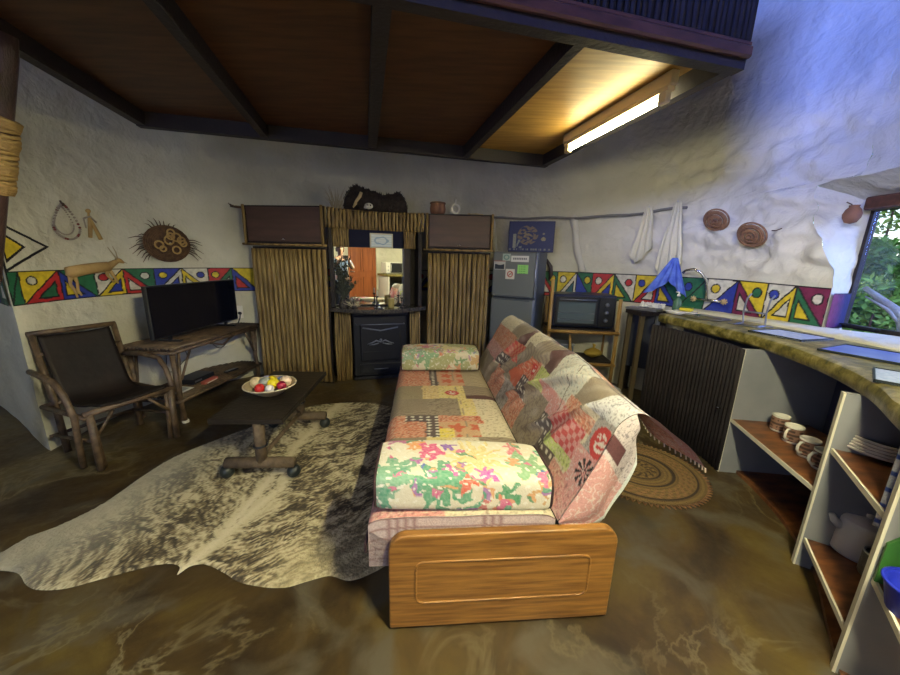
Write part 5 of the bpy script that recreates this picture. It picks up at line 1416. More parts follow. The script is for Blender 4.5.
FL = [(-.55, .35, .16, (.03, .22, .12)), (.1, .3, .12, (.04, .25, .14)), (.45, .35, .10, (.05, .24, .12)), (.8, .65, .10, (.05, .28, .14)), (.28, .72, .08, (.60, .05, .18)), (.33, .80, .05, (.20, .05, .40)), (.2, .78, .07, (.75, .28, .08)),
      (.40, .50, .05, (.35, .04, .30)), (.58, .48, .06, (.40, .05, .32)), (.45, .40, .05, (.65, .10, .07)), (.83, .80, .05, (.62, .10, .16)), (.79, .62, .05, (.70, .25, .10)), (.95, .4, .06, (.42, .24, .10)), (.15, .55, .04, (.05, .08, .40)), (.7, .15, .06, (.62, .14, .10)), (.13, .72, .04, (.55, .08, .14))]
def floral(u, v, seed=0.0, dull=0):
    ang = math.atan2(v - .35, u - .5)
    w1 = .035 * nz(u * 10 + seed, v * 8, 1) + .018 * nz(u * 26, v * 18, 2 + seed)
    w2 = .07 * nz(u * 9, v * 7 + seed, 3) + .035 * nz(u * 24, v * 16, 4)
    U, V = u + w1, v + w2
    c = (.66, .62, .50)
    # big cream bloom with radial petals, other blooms the same way
    def bloom(cx, cy, r, k, lobes, ph=0):
        d = math.hypot((U - cx) * 1.35, (V - cy) * .8); a = math.atan2((V - cy) * .8, (U - cx) * 1.35)
        return d < r * .62 * (.72 + .28 * math.sin(a * lobes + ph + 2 * nz(U * 6, V * 6)))
    if bloom(.12, .62, .34, 0, 9): c = (.70, .66, .56)
    if bloom(.57, .62, .44, 0, 13): c = (.70, .60, .30) if math.sin(math.atan2(V - .62, (U - .57) * 2.4) * 13) > -.3 else (.62, .50, .20)
    for (cx, cy, r, k, l) in ((.13, .42, .36, (.16, .38, .24), 5), (.36, .30, .40, (.08, .33, .18), 7), (.88, .55, .30, (.20, .40, .20), 6), (.74, .20, .17, (.05, .28, .12), 5), (.03, .2, .25, (.18, .38, .26), 5),
                              (.31, .72, .22, (.62, .07, .22), 5), (.21, .84, .15, (.70, .28, .08), 5), (.42, .80, .10, (.20, .06, .42), 4), (.23, .57, .09, (.40, .08, .38), 3), (.42, .45, .11, (.48, .07, .36), 4), (.62, .42, .15, (.50, .08, .40), 5),
                              (.50, .30, .13, (.64, .10, .05), 4), (.82, .80, .15, (.62, .16, .20), 5), (.80, .60, .12, (.66, .28, .12), 5), (.95, .25, .18, (.58, .32, .12), 5), (.72, .06, .16, (.68, .22, .12), 6), (.10, .95, .12, (.45, .12, .30), 4), (.25, .50, .05, (.05, .10, .45), 3), (.93, .45, .05, (.05, .12, .42), 3), (.60, .13, .09, (.55, .12, .12), 4)):
        if bloom(cx, cy, r, k, l, cx * 30 + seed): c = k
    q1 = nz(U * 11 + 2, V * 7 + seed, 8)
    if q1 > .24:
        c = ((.08, .32, .20), (.60, .10, .26), (.10, .26, .12), (.66, .32, .12), (.34, .12, .42))[int(abs(nz(U * 2.5, V * 2 + 5, 3)) * 17) % 5]
    if seed and nz(U * 5 + seed, V * 3, 6) > .15: c = (.30, .34, .14)
    # loose white brush strokes between the blooms
    if nz(u * 30 + v * 12 + seed, v * 22 - u * 16, 5) > .36: c = (.74, .72, .66)
    c = mixc(c, (.9, .9, .85), .10 + .18 * nz(u * 60, v * 50, 2))
    c = mixc(tuple(v * .86 for v in c), (.44, .36, .16), dull)
    return c


def arm(y0, y1, x0, x1, z0, z1, seed, dull, drop=0):
    b = MB()
    cy, cz = (y0 + y1) / 2, (z0 + z1) / 2; hy, hz = (y1 - y0) / 2, (z1 - z0) / 2
    OUT = []
    for k in range(721):
        a = 2 * PI * k / 720 + PI; ca, sa = math.cos(a), math.sin(a)
        OUT.append((hy * math.copysign(abs(ca) ** .45, ca), hz * math.copysign(abs(sa) ** .45, sa)))
    OL = [0]
    for A_, B_ in zip(OUT, OUT[1:]): OL.append(OL[-1] + math.hypot(B_[0] - A_[0], B_[1] - A_[1]))
    NV = 200; TAB = []; k = 0
    for i_ in range(NV + 1):
        g_ = OL[-1] * i_ / NV
        while k < 719 and OL[k + 1] < g_: k += 1
        f_ = (g_ - OL[k]) / max(1e-9, OL[k + 1] - OL[k]); TAB.append((OUT[k][0] + f_ * (OUT[k + 1][0] - OUT[k][0]), OUT[k][1] + f_ * (OUT[k + 1][1] - OUT[k][1])))
    def f(u, v):
        ex = max(.0, 1 - abs(2 * u - 1) ** 14) ** .35 if 0 < u < 1 else 0
        yy, zz = TAB[round(v * NV)]
        fx = x0 + (x1 - x0) * (.5 - .5 * math.cos(PI * u)) if False else x0 + (x1 - x0) * u
        e = .80 + .20 * ex if 0 < u < 1 else .80
        puff = .012 * math.sin(PI * u)
        return (fx, cy + yy * e, cz + zz * e + (puff if zz > 0 else 0) - drop * u)
    def cf(u, v):
        # v runs round the roll: front face then top
        yy, zz = TAB[round(v * NV)]
        return floral(u, ((zz + hz) + (yy + hy)) / .44, seed, dull)
    ids = b.grid(f, 190, 200, cf)
    b.face([ids[0][j] for j in range(200)][::-1]); b.face([ids[190][j] for j in range(200)])
    o = b.build('bolster_arm', M['floral'], q, smooth=True, colors=True, auto=50)
    b = MB(); r_ = []
    for k in range(40):
        v = k / 40; p = f(.0105, v); r_.append((p[0] - .003, p[1], p[2]))
    b.tube(r_, .006, 6, closed=True); b.build('piping', M['piping'], o, smooth=True)
    b = MB(); r_ = []
    for k in range(40):
        v = k / 40; p = f(.988, v); r_.append((p[0] + .003, p[1], p[2]))
    b.tube(r_, .006, 6, closed=True); b.build('piping', M['piping'], o, smooth=True)
arm(.015, .30, -.055, .62, .478, .640, 0, 0, .03)
arm(1.63, 1.93, -.055, .60, .478, .655, 4.3, .25, .0)

# patchwork throw
SAL, TAU, CRE, DRK, YLW, ORG, MAR, PNK, GRY, RDD, LIM = (.55, .21, .13), (.30, .245, .18), (.62, .56, .42), (.10, .075, .075), (.68, .56, .22), (.55, .13, .07), (.10, .035, .04), (.60, .28, .27), (.36, .33, .31), (.50, .05, .05), (.50, .58, .18)
def tex(kind, x, y, c):
    if kind == 'rough': return mixc(c, (.66, .56, .44), .5 if nz(x * 90, y * 90) > .10 else (.0 if nz(x * 60, y * 60, 5) > -.25 else -.0)) if nz(x * 75, y * 75, 9) > -.3 else tuple(v * .6 for v in c)
    if kind == 'weave': return mixc(c, (.10, .08, .06), .4 if (int(x * 160) + int(y * 160)) % 2 else 0)
    if kind == 'dots':
        if (math.hypot((x * 22) % 1 - .5, (y * 30) % 1 - .5) < .26): return (.68, .64, .56)
        return c
    if kind == 'stripe': return mixc(c, (.12, .09, .08), .45 if math.sin(y * 190 + 3 * math.sin(x * 40)) > .3 else 0)
    if kind == 'check': return mixc(c, RDD, .9 if (int(x * 38) + int(y * 38)) % 2 else 0)
    if kind == 'flower':
        fx, fy = (x * 8) % 1 - .5, (y * 8) % 1 - .5; r = math.hypot(fx, fy); a = math.atan2(fy, fx)
        return ORG if r < .33 + .10 * math.cos(5 * a) else c
    if kind == 'scroll': return mixc(c, (.14, .11, .09), .7 if abs(nz(x * 14, y * 14, 3)) < .035 or abs(nz(x * 28, y * 28, 7)) < .05 else 0)
    if kind == 'script': return mixc(c, (.12, .11, .13), .7 if abs(nz(x * 60, y * 45, 2)) < .05 else 0)
    if kind == 'peel': return mixc(c, (.66, .62, .58), .6 if abs(nz(x * 36, y * 36, 5)) < .07 else 0)
    return c
def ellipse(x, y, cx, cy, rx, ry):
    r = math.hypot((x - cx) / rx, (y - cy) / ry)
    if r > 1: return None
    if r > .80: return RDD
    if r < .62 and nz(x * 60, y * 60, 3) > -.05: return (.68, .60, .56)
    return RDD
SEATP = [  # x0,x1,y0,y1,colour,kind  (x across the seat from its front edge, y along it from the near end)
    (-.1, .06, .0, 2, TAU, 'weave'), (.06, .30, .0, .42, CRE, 'scroll'), (.30, .62, .0, .42, CRE, 'scroll')]
rows = [(.30, .42), (.42, .60), (.60, .84), (.84, 1.02), (1.02, 1.24), (1.24, 1.42), (1.42, 1.60), (1.60, 2.0)]
random.seed(21)
def seatc(x, y):
    x += .006 * nz(x * 9, y * 9); y += .006 * nz(x * 9, y * 9, 4)
    for (cx, cy, rx, ry) in ((.36, .46, .062, .052), (.33, 1.20, .05, .045)):
        e = ellipse(x, y, cx, cy, rx, ry)
        if e: return e
    if abs(x - .37) < .004: return mixc(CRE, (.1, .05, .04), .6)
    if .42 < y < .58:
        if x < .14: return tex('weave', x, y, TAU)
        if x < .20 and y < .52: return DRK
        if x < .42: return tex('rough', x, y, YLW if x < .28 else CRE)
        return tex('stripe', x, y, TAU)
    if y <= .42:
        if x > .46 and y > .36: return tex('weave', x, y, MAR)
        if y > .36: return tex('scroll', x, y, CRE)
        return tex('rough', x, y, PNK if x < .2 else CRE)
    if y < .84:
        if x < .14:
            if y > .76 and x > .02: return tex('dots', x, y, DRK)
            return tex('rough', x, y, SAL)
        if x < .22: return tex('dots', x, y, DRK)
        if x < .30 and y < .68: return tex('rough', x, y, (.74, .62, .10))
        if x < .44: return tex('flower', x, y, (.55, .36, .22)) if y < .76 else tex('rough', x, y, SAL)
        if y > .74: return tex('rough', x, y, ORG if x < .48 else CRE)
        return tex('rough', x, y, CRE)
    if y < 1.10:
        if x < .16: return tex('stripe', x, y, TAU) if y < .9 else tex('weave', x, y, TAU)
        if x < .36: return tex('scroll', x, y, TAU)
        if x < .46: return tex('rough', x, y, YLW)
        return tex('rough', x, y, CRE)
    if y < 1.34:
        if x < .12: return tex('weave', x, y, (.34, .28, .18))
        if x < .24: return tex('rough', x, y, (.62, .46, .22))
        if x < .42: return tex('rough', x, y, YLW)
        return tex('weave', x, y, MAR) if y < 1.16 else tex('stripe', x, y, TAU)
    if x < .18: return tex('rough', x, y, SAL)
    if x < .24: return tex('dots', x, y, DRK)
    if x < .44: return tex('flower', x, y, (.55, .33, .22))
    return tex('stripe', x, y, (.46, .38, .26))
BP = [  # y0,y1,h0,h1,colour,kind: back of the sofa, h climbs from the crease (0) to the ridge (1) and over (to 1.6)
    (-.2, .22, 0, .22, PNK, 'rough'), (.22, .40, 0, .24, DRK, 'dots'), (.40, .70, 0, .28, TAU, 'scroll'), (.70, .95, 0, .30, SAL, 'rough'), (.95, 1.15, 0, .3, GRY, 'scroll'), (1.15, 1.45, 0, .32, SAL, 'rough'), (1.45, 2.1, 0, .3, TAU, 'weave'),
    (-.2, .12, .22, .5, PNK, 'peel'), (.12, .36, .24, .34, LIM, 'rough'), (.36, .50, .24, .42, DRK, 'dots'), (.12, .36, .34, .60, PNK, 'check'), (.50, .74, .28, .5, TAU, 'scroll'), (.74, .95, .30, .48, DRK, 'dots'), (.95, 1.10, .3, .5, ORG, 'flower'), (1.1, 1.3, .3, .5, TAU, 'scroll'), (1.3, 1.5, .32, .5, DRK, 'dots'), (1.5, 2.1, .3, .5, PNK, 'rough'),
    (-.2, .10, .5, .78, GRY, 'script'), (.10, .36, .60, .72, SAL, 'rough'), (.36, .62, .42, .62, PNK, 'peel'), (.62, .80, .5, .68, LIM, 'rough'), (.80, 1.0, .48, .7, ORG, 'rough'), (1.0, 1.16, .5, .8, TAU, 'stripe'), (1.16, 1.4, .5, .72, SAL, 'check'), (1.4, 2.1, .5, .75, SAL, 'rough'),
    (-.2, .16, .78, 1.05, (.55, .55, .56), 'script'), (.16, .34, .72, 1.05, TAU, 'weave'), (.34, .66, .62, 1.02, (.55, .56, .50), 'rough'), (.66, .76, .68, 1.0, MAR, 'weave'), (.76, 1.0, .7, 1.0, TAU, 'stripe'), (1.0, 1.2, .8, 1.05, CRE, 'rough'), (1.2, 1.3, .72, 1.0, MAR, 'weave'), (1.3, 1.6, .72, 1.0, TAU, 'stripe'), (1.6, 2.1, .75, 1.0, CRE, 'rough'),
    (-.2, .10, 1.05, 1.7, PNK, 'peel'), (.10, .50, 1.02, 1.7, SAL, 'rough'), (.5, .9, 1.0, 1.7, CRE, 'rough'), (.9, 1.0, 1.0, 1.7, MAR, 'weave'), (1.0, 2.1, 1.0, 1.7, CRE, 'stripe')]
def backc(h, y):
    x = h * .55
    e = ellipse(x, y, .62 * .55, .02, .07, .06)
    if e: return e
    e = ellipse(x, y, .60 * .55, .86, .035, .03)
    if e: return e
    r = math.hypot(x - .20, y - .02); a = math.atan2(y - .02, x - .20)
    if r < .055 and math.cos(9 * a) > -.1: return (.02, .015, .02)
    hh = h + .02 * nz(y * 6, h * 6); yy = y + .02 * nz(y * 5, h * 8, 3)
    if abs(yy - .36 - (hh - .4) * .2) < .003 or abs(hh - 1.0) < .006: return (.14, .10, .09)  # thin dark fold and ridge lines, crease shade painted into the cloth
    for (y0, y1, h0, h1, c, k) in BP:
        if y0 <= yy < y1 and h0 <= hh < h1: return mixc(tex(k, x, y, c), (.70, .64, .60), .02 + .3 * max(0, nz(yy * 13, hh * 9, 3)))
    return tex('rough', x, y, CRE)

th = thing('patchwork_throw', 'patchwork printed throw covering the seat and back of the sofa bed', 'throw', (-.205, 1.062, 0), SR)
# seat cover
prof = catmull([(-.02, .262), (-.062, .285), (-.084, .34), (-.080, .42), (-.04, .466), (.02, .472), (.20, .474), (.42, .472), (.58, .464), (.628, .446)], 8)
def along(P, t):
    n_ = len(P) - 1; i = min(n_ - 1, int(t * n_)); f_ = t * n_ - i
    return tuple(P[i][j] + f_ * (P[i + 1][j] - P[i][j]) for j in range(len(P[0])))
PLn = [0]
for a, c in zip(prof, prof[1:]): PLn.append(PLn[-1] + math.hypot(c[0] - a[0], c[1] - a[1]))
def arcpt(P, L, t):
    s_ = t * L[-1]
    for i in range(len(P) - 1):
        if s_ <= L[i + 1] or i == len(P) - 2:
            f_ = (s_ - L[i]) / (L[i + 1] - L[i]); return (P[i][0] + f_ * (P[i + 1][0] - P[i][0]), P[i][1] + f_ * (P[i + 1][1] - P[i][1]))
b = MB()
def seatf(u, v):
    p = arcpt(prof, PLn, u); y = .006 + v * (SL - .012)
    z = p[1] + .004 * nz(p[0] * 6, y * 6) * (1 if u > .25 else .5) + (.004 * math.sin(y * 26) * sm(.5, .2, u))
    cr_ = sm(.16, .0, y); z += .11 * cr_ ** 2 * sm(.30, .0, u)
    if u < .3: p = (p[0] + .05 * cr_ ** 2 * sm(.25, .0, u), p[1])
    return (p[0], y, z)
b.grid(seatf, 90, 300, lambda u, v: seatc(arcpt(prof, PLn, u)[0] + (.0 if u > .3 else -.05), .006 + v * (SL - .012)))
# near end of the seat mattress
ring = [seatf(u / 30, 0) for u in range(31)]
b.col = (.50, .42, .42)
b.grid(lambda u, v: (lambda p: (p[0] * (1 - v * .0) + 0, .004, p[2] * (1 - v) + .265 * v if True else 0))(seatf(u, 0)), 60, 24,
       lambda u, v: mixc((.52, .42, .42), (.22, .10, .10), .7 if abs(math.sin(u * 90)) < .25 or (int(v * 24) % 5 == 0) else 0))
b.build('seat_cover', M['cloth'], th, smooth=True, colors=True, auto=60)
b = MB(); b.tube([(-.086 + .002 * math.sin(k), .0 + k * .0, .335 + k * .0) for k in range(1)] + [(-.087, .002, .36), (-.09, .5, .355), (-.09, 1.2, .36), (-.088, SL - .02, .36)], .006, 6); b.build('seam_piping', M['piping'], th, smooth=True)

# back cover with folds
bprof = catmull([(.636, .448), (.70, .57), (.77, .70), (.835, .815), (.875, .872), (.93, .905), (.99, .885), (1.06, .81), (1.13, .74), (1.19, .67)], 8)
BLn = [0]
for a, c in zip(bprof, bprof[1:]): BLn.append(BLn[-1] + math.hypot(c[0] - a[0], c[1] - a[1]))
BL = BLn[-1]; HR = .58  # length up to the ridge
folds = [(1.12, .28, .036), (1.38, .66, .034), (.66, .0, .022), (1.66, 1.18, .028), (.92, .46, .016), (.38, .10, .018), (1.52, .92, .018)]
def backf(u, v):
    p = arcpt(bprof, BLn, u); y = -.012 + v * (SL + .01)
    # outward normal of the profile
    p2 = arcpt(bprof, BLn, min(1, u + .01)); p1 = arcpt(bprof, BLn, max(0, u - .01))
    tx, tz = p2[0] - p1[0], p2[1] - p1[1]; L = math.hypot(tx, tz); nx_, nz_ = -tz / L, tx / L
    h = u * BL / HR
    w = 0
    for (ya, yb, am) in folds:      # creases run from the ridge (ya) down to the crease (yb)... swept diagonally
        yc = yb + (ya - yb) * (1 - h) if h < 1 else yb
        w += 1.25 * am * math.exp(-((y - yc) / .034) ** 2) * sm(.05, .25, h) * sm(1.05, .75, h)
    w += .010 * nz(y * 5, h * 3, 1) * sm(0, .2, h) + .006
    # the near corner of the sheet swings outwards past the back cushion
    ne = sm(.75, .0, y)
    sw = sm(.30, .0, y) * sm(.95, 1.5, h)
    hang = sm(1.05, 1.7, h)
    x = p[0] + nx_ * w + .09 * sw + hang * .02 * math.sin(y * 17) - .05 * ne * sm(.2, 1.0, h)
    z = p[1] + nz_ * w - .03 * hang * math.sin(y * 9 + 1) - .03 * ne * sm(.2, 1.0, h)
    yy = y + .05 * sw
    return (x, yy, z)
b = MB()
ids = b.grid(backf, 170, 320, lambda u, v: backc(u * BL / HR, -.012 + v * (SL + .01)))
# near end: the sheet turns down over the end of the back cushion
def endf(u, v):
    t_ = u * .60; p = backf(t_, 0)                   # along the inner face and over the ridge
    low = [(.64, .43), (.76, .405), (.83, .43), (.88, .56), (.91, .68), (.90, .78)]
    q_ = along(low, u)
    e = v
    x = p[0] * (1 - e) + q_[0] * e; z = p[2] * (1 - e) + q_[1] * e
    return (x, p[1] - .004 - .016 * math.sin(PI * min(1, e * 1.3)) + .012 * math.sin(u * 9 + e * 4) * e + .02 * e, z)
def endc(u, v):
    if v > .93: return (.60, .66, .64)
    x, _, z = endf(u, v)
    return tex('script' if u > .62 else 'peel', x, z, (.52, .46, .46) if u > .62 else (.56, .30, .29)) if not (.66 < u < .80 and v < .5) else MAR
b.grid(endf, 90, 60, endc)
o = b.build('back_cover', M['cloth'], th, smooth=True, colors=True, auto=70)
# tasselled hem
b = MB()
for k in range(90):
    p = backf(1, k / 89); b.tube([(p[0], p[1], p[2] + .002), (p[0] + .004, p[1], p[2] - .016)], .0035, 4)
b.build('hem_tassels', mat('tassel_cream', (.55, .45, .40), .9), th)

# ---------------------------------------------------------------- what the mirror sees behind the camera
q = thing('rear_counter', 'white-sided kitchen counter by the door', 'counter', (1.42, -1.30, 0))
b = MB(); b.box(0, .78, -.40, .35, .90, .96, .01); b.build('worktop', M['stone'], q)
b = MB(); b.box(.02, .05, -.38, .33, 0, .90); b.build('side_panel', M['pot'], q)
b = MB(); b.box(.74, .77, -.38, .33, 0, .90); b.build('side_panel', M['pot'], q)
b = MB(); b.box(.05, .74, -.38, -.36, 0, .90); b.build('back_panel', mat('rear_dark_panel', (.06, .07, .06), .7), q)
u = thing('microwave', 'white microwave with a dark door on the rear counter', 'microwave', (1.50, -1.42, .962), 0)
b = MB(); b.box(0, .50, -.20, .16, .01, .31, .01); b.build('body', M['pot'], u)
b = MB(); b.box(.13, .48, .160, .172, .03, .29, .004); d = b.build('microwave_door', M['screen'], u)
b = MB(); b.tube([(.14, .19, .06), (.14, .19, .26)], .007, 6); b.build('door_handle', M['pot'], d, smooth=True)
b = MB(); b.box(.01, .12, .160, .168, .03, .29, .003); cp = b.build('control_panel', M['pot'], u)
for z in (.10, .20):
    b = MB(); b.lathe([(0, 0), (.02, 0), (.018, .016), (0, .018)], (.065, .168, z), 12, rot=Matrix.Rotation(R(-90), 3, 'X')); b.build('knob', M['metal'], cp, smooth=True)
for x in (.04, .44):
    b = MB(); b.box(x, x + .03, -.15, .12, 0, .012); b.build('foot', M['black'], u)


# the photographer: one skinned body standing behind the camera
def skin_body(name, verts, edges, rad, mt, parent, sub=2, root=0):
    me = bpy.data.meshes.new(name); me.from_pydata(verts, edges, []); me.materials.append(mt); me.update()
    o = bpy.data.objects.new(name, me); col.objects.link(o); o.parent = parent
    sk = o.modifiers.new('skin', 'SKIN'); sk.use_smooth_shade = True
    me.skin_vertices.new(name='') if hasattr(me.skin_vertices, 'new') and not me.skin_vertices else None
    lay = me.skin_vertices[0].data
    for k, r in enumerate(rad): lay[k].radius = r if isinstance(r, tuple) else (r, r)
    lay[root].use_root = True
    ss = o.modifiers.new('sub', 'SUBSURF'); ss.levels = sub; ss.render_levels = sub
    return o


def person():
    P = thing('person', 'person in a blue-grey shirt and dark trousers holding up a phone, seen in the mirror', 'person', (.02, -.40, 0), 0)
    V, E, Rr = [], [], []
    def a(p, r, link=None):
        V.append(p); Rr.append(r); k = len(V) - 1
        if link is not None: E.append((link, k))
        return k
    pel = a((0, 0, .88), (.14, .10)); wai = a((0, .0, 1.02), (.125, .09), pel); che = a((0, 0, 1.20), (.145, .10), wai); sho = a((0, -.01, 1.34), (.11, .075), che)
    nk = a((0, .0, 1.41), .052, sho); hd0 = a((0, .015, 1.48), (.060, .07), nk); hd = a((0, .02, 1.56), (.073, .088), hd0); a((0, .015, 1.64), (.055, .068), hd)
    for s_ in (-1, 1):
        hip = a((s_ * .09, 0, .80), .085, pel); kn = a((s_ * .10, .02, .46), .056, hip); an = a((s_ * .11, -.02, .09), .038, kn); a((s_ * .12, .05, .035), .036, an); a((s_ * .125, .13, .028), .028, len(V) - 1)
        sh = a((s_ * .17, -.01, 1.32), .052, sho); el = a((s_ * .25, .12, 1.12), .038, sh); wr = a((s_ * .10, .28, 1.31), .026, el)
        pa = a((s_ * .075, .315, 1.355), (.026, .016), wr)
    body = skin_body('body', V, E, Rr, M['skin'], P)
    # clothes follow the same skeleton a little wider
    def sub(names, grow, mt, nm):
        ids = [k for k in range(len(V)) if names(V[k])]
        mp = {k: i for i, k in enumerate(ids)}
        e = [(mp[x], mp[y]) for x, y in E if x in mp and y in mp]
        g = lambda r: tuple(v + grow for v in r) if isinstance(r, tuple) else (r + grow, r + grow)
        return skin_body(nm, [V[k] for k in ids], e, [g(Rr[k]) for k in ids], mt, P)
    arms = lambda v: v[2] > .85 and v[2] < 1.40 and not (v[1] > .2)
    sub(arms, .014, M['shirt'], 'shirt')
    sub(lambda v: v[2] <= .90 and v[2] > .05 and v[1] < .04, .013, M['trousers'], 'trousers')
    b = MB(); 
    def hair(u, v):
        a_ = 2 * PI * u; t_ = v * PI * .62
        return (.092 * math.sin(t_) * math.cos(a_), -.012 + .105 * math.sin(t_) * math.sin(a_) + (0.0), 1.585 + .10 * math.cos(t_) - (.05 * v if math.sin(a_) < .2 else -.03 * v))
    b.grid(hair, 30, 14); b.build('hair', M['hair'], P, smooth=True)
    b = MB(); b.ball((0, .112, 1.545), .014, 8, 6, .8, 1.1, 1.5); b.build('nose', M['skin'], P, smooth=True)
    for s_ in (-1, 1):
        b = MB(); b.ball((s_ * .030, .098, 1.57), .010, 8, 6); b.build('eye', M['bonewhite'], P, smooth=True)
        b = MB(); b.ball((s_ * .030, .107, 1.57), .004, 6, 4); b.build('pupil', M['black'], P, smooth=True)
        b = MB(); b.ball((s_ * .078, .015, 1.555), .018, 8, 6, .4, .8, 1.4); b.build('ear', M['skin'], P, smooth=True)
        # four fingers and a thumb on each hand, holding the phone's edges
        for k in range(4):
            z = 1.345 + k * .017; L = (.85, 1, .95, .75)[k]
            b = MB(); b.tube([(s_ * .080, .325, z), (s_ * .088, .345 + .012 * L, z + .004), (s_ * .078, .362 + .008 * L, z + .006), (s_ * .058, .366, z + .006)], [.0095, .009, .008, .006], 8); b.build('finger', M['skin'], body, smooth=True)
        b = MB(); b.tube([(s_ * .07, .31, 1.335), (s_ * .058, .322, 1.355), (s_ * .044, .330, 1.375)], [.011, .010, .007], 8); b.build('thumb', M['skin'], body, smooth=True)
    b = MB(); b.tube([(-.022, .100, 1.508), (0, .106, 1.505), (.022, .100, 1.508)], [.003, .006, .003], 6); b.build('mouth', mat('lips', (.35, .12, .10), .5), P, smooth=True)
    ph = thing('phone', 'dark phone held up in both hands by the person in the mirror', 'phone', (.02, -.052, 1.345), 0)
    b = MB(); b.box(-.075, .075, -.012, -.003, 0, .075, .004); b.build('case', M['black'], ph)
    b = MB(); b.box(-.071, .071, -.0135, -.012, .004, .071); b.build('screen', M['screen'], ph)
    b = MB(); b.box(-.07, -.04, -.003, .0, .042, .070, .002); b.build('camera_bump', M['black'], ph)
person()

# ---------------------------------------------------------------- outside the window
random.seed(9)
b = MB(); b.grid(lambda u, v: (3.3 + u * 14, -6 + v * 16, -.5 + u * u * 2.0 + .3 * nz(u * 6, v * 6)), 30, 30)
struct(b.build('ground_outside', M['soil'], smooth=True))
def bush(lab, c, r, h, n_, mt, sz):
    u = thing('leafy_bush', lab, 'bush', c, 0, 'bushes outside the window')
    bb = MB()
    for k in range(n_):
        a_, ph = random.uniform(0, 6.28), random.uniform(-.2, 1.5)
        rr = random.uniform(.55, 1.0)
        p = Vector((r * rr * math.cos(a_) * math.cos(ph), r * rr * math.sin(a_) * math.cos(ph), h * .45 + h * .55 * math.sin(ph) * rr))
        for j in range(3):
            d = Vector((random.uniform(-1, 1), random.uniform(-1, 1), random.uniform(-.6, .8))).normalized() * sz * random.uniform(.7, 1.3)
            w_ = d.cross(Vector((random.uniform(-1, 1), random.uniform(-1, 1), 1))).normalized() * sz * .22
            bb.poly([p, p + d * .45 + w_, p + d, p + d * .45 - w_])
    bb.build('leaves', mt, u)
    bb = MB()
    for k in range(5):
        a_ = 1.26 * k; bb.tube([(0, 0, 0), (r * .25 * math.cos(a_), r * .25 * math.sin(a_), h * .4), (r * .5 * math.cos(a_), r * .5 * math.sin(a_), h * .8)], [.03, .02, .008], 6)
    bb.build('branches', M['twig'], u, smooth=True)
def gz(x, y):
    u, v = (x - 3.3) / 14, (y + 6) / 16; return -.5 + u * u * 2.0 + .3 * nz(u * 6, v * 6) - .03
for (x, y_, r, h, n_, mt, sz, lab) in ((6.3, 5.4, 1.2, 2.4, 2600, M['leaf'], .13, 'dark green bush filling the upper window view'), (10.2, 8.4, 2.6, 5.6, 3000, M['leaf2'], .18, 'tall pale green bush farthest from the window'),
                                      (4.6, 3.7, .62, 1.75, 1300, M['leaf2'], .10, 'low bright green bush close outside the window'), (9.6, 4.2, 1.6, 4.0, 2600, M['leaf'], .15, 'broad green bush behind the fallen log'), (6.4, 3.0, .8, 1.8, 1400, M['leaf2'], .12, 'rounded light green bush beside the fallen log')):
    bush(lab, (x, y_, gz(x, y_)), r, h, n_, mt, sz)
u = thing('fallen_log', 'grey fallen log leaning among the bushes outside the window', 'log', (3.9, 2.75, gz(3.9, 2.75)))
b = MB(); b.tube([(.35, -.20, .0), (.20, .10, 1.0), (.12, .28, 1.55), (.03, .55, 1.78)], [.10, .07, .05, .02], 10); b.build('trunk', M['log'], u, smooth=True)
b = MB(); b.tube([(.16, .18, 1.35), (.04, .34, 1.60), (.0, .5, 1.70)], [.02, .014, .006], 6); b.build('branch', M['log'], u, smooth=True)

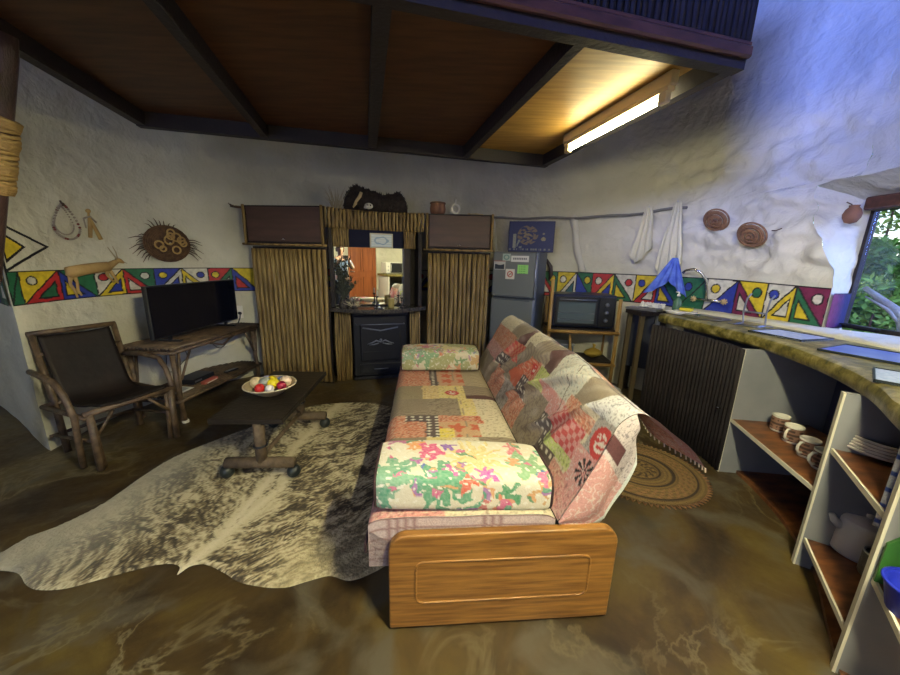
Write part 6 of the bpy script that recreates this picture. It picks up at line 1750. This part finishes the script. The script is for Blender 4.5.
# ---------------------------------------------------------------- light
w_ = bpy.data.worlds.new('sky'); scn.world = w_; w_.use_nodes = True
wn = w_.node_tree.nodes; wk = w_.node_tree.links
bg = wn['Background']; sky = wn.new('ShaderNodeTexSky')
try:
    sky.sky_type = 'NISHITA'; sky.sun_disc = False; sky.sun_elevation = R(40); sky.sun_rotation = R(200)
except Exception: pass
wk.new(sky.outputs[0], bg.inputs[0]); bg.inputs[1].default_value = .22
def area(name, loc, aim, sx, sy, power, c):
    l = bpy.data.lights.new(name, 'AREA'); l.shape = 'RECTANGLE'; l.size = sx; l.size_y = sy; l.energy = power; l.color = c
    o = bpy.data.objects.new(name, l); col.objects.link(o); o.location = loc
    o.rotation_euler = (Vector(aim) - Vector(loc)).to_track_quat('-Z', 'Y').to_euler(); return o
area('blue_fill_rear', (-1.8, -1.72, 1.55), (-1.2, 2.5, 1.2), 1.5, 1.2, 14, (.32, .46, 1.0))  # added blue fill at the unseen lower rear window
hw = area('blue_fill_high', (-1.8, -1.70, 3.0), (2.3, 2.3, 3.45), 1.5, .9, 38, (.15, .25, 1.0)); hw.data.spread = R(48)  # added blue lamp, unseen, tints the upper right wall
area('daylight_window', (4.3, .9, 2.3), (2.8, 2.2, 1.35), 1.6, 1.6, 95, (.16, .30, 1.0))

# ---------------------------------------------------------------- camera
th_, ro = R(12.9), R(1.54)
F = Vector((0, math.cos(th_), -math.sin(th_))); R0 = Vector((1, 0, 0)); U0 = Vector((0, math.sin(th_), math.cos(th_)))
Rv = R0 * math.cos(ro) + U0 * math.sin(ro); Uv = -R0 * math.sin(ro) + U0 * math.cos(ro)
cm = bpy.data.cameras.new('camera'); cm.sensor_width = 36; cm.lens = 342 / 900 * 36; cm.clip_start = .02
co = bpy.data.objects.new('camera', cm); col.objects.link(co)
mw = Matrix((Rv, Uv, -F)).transposed().to_4x4(); mw.translation = Vector((0, 0, 1.4)); co.matrix_world = mw
scn.camera = co
scn.view_settings.view_transform = 'Standard'; scn.view_settings.look = 'None'; scn.view_settings.gamma = 1; scn.view_settings.use_curve_mapping = False
scn.view_settings.exposure = .68
scn.cycles.use_denoising = True
scn.cycles.max_bounces = 8
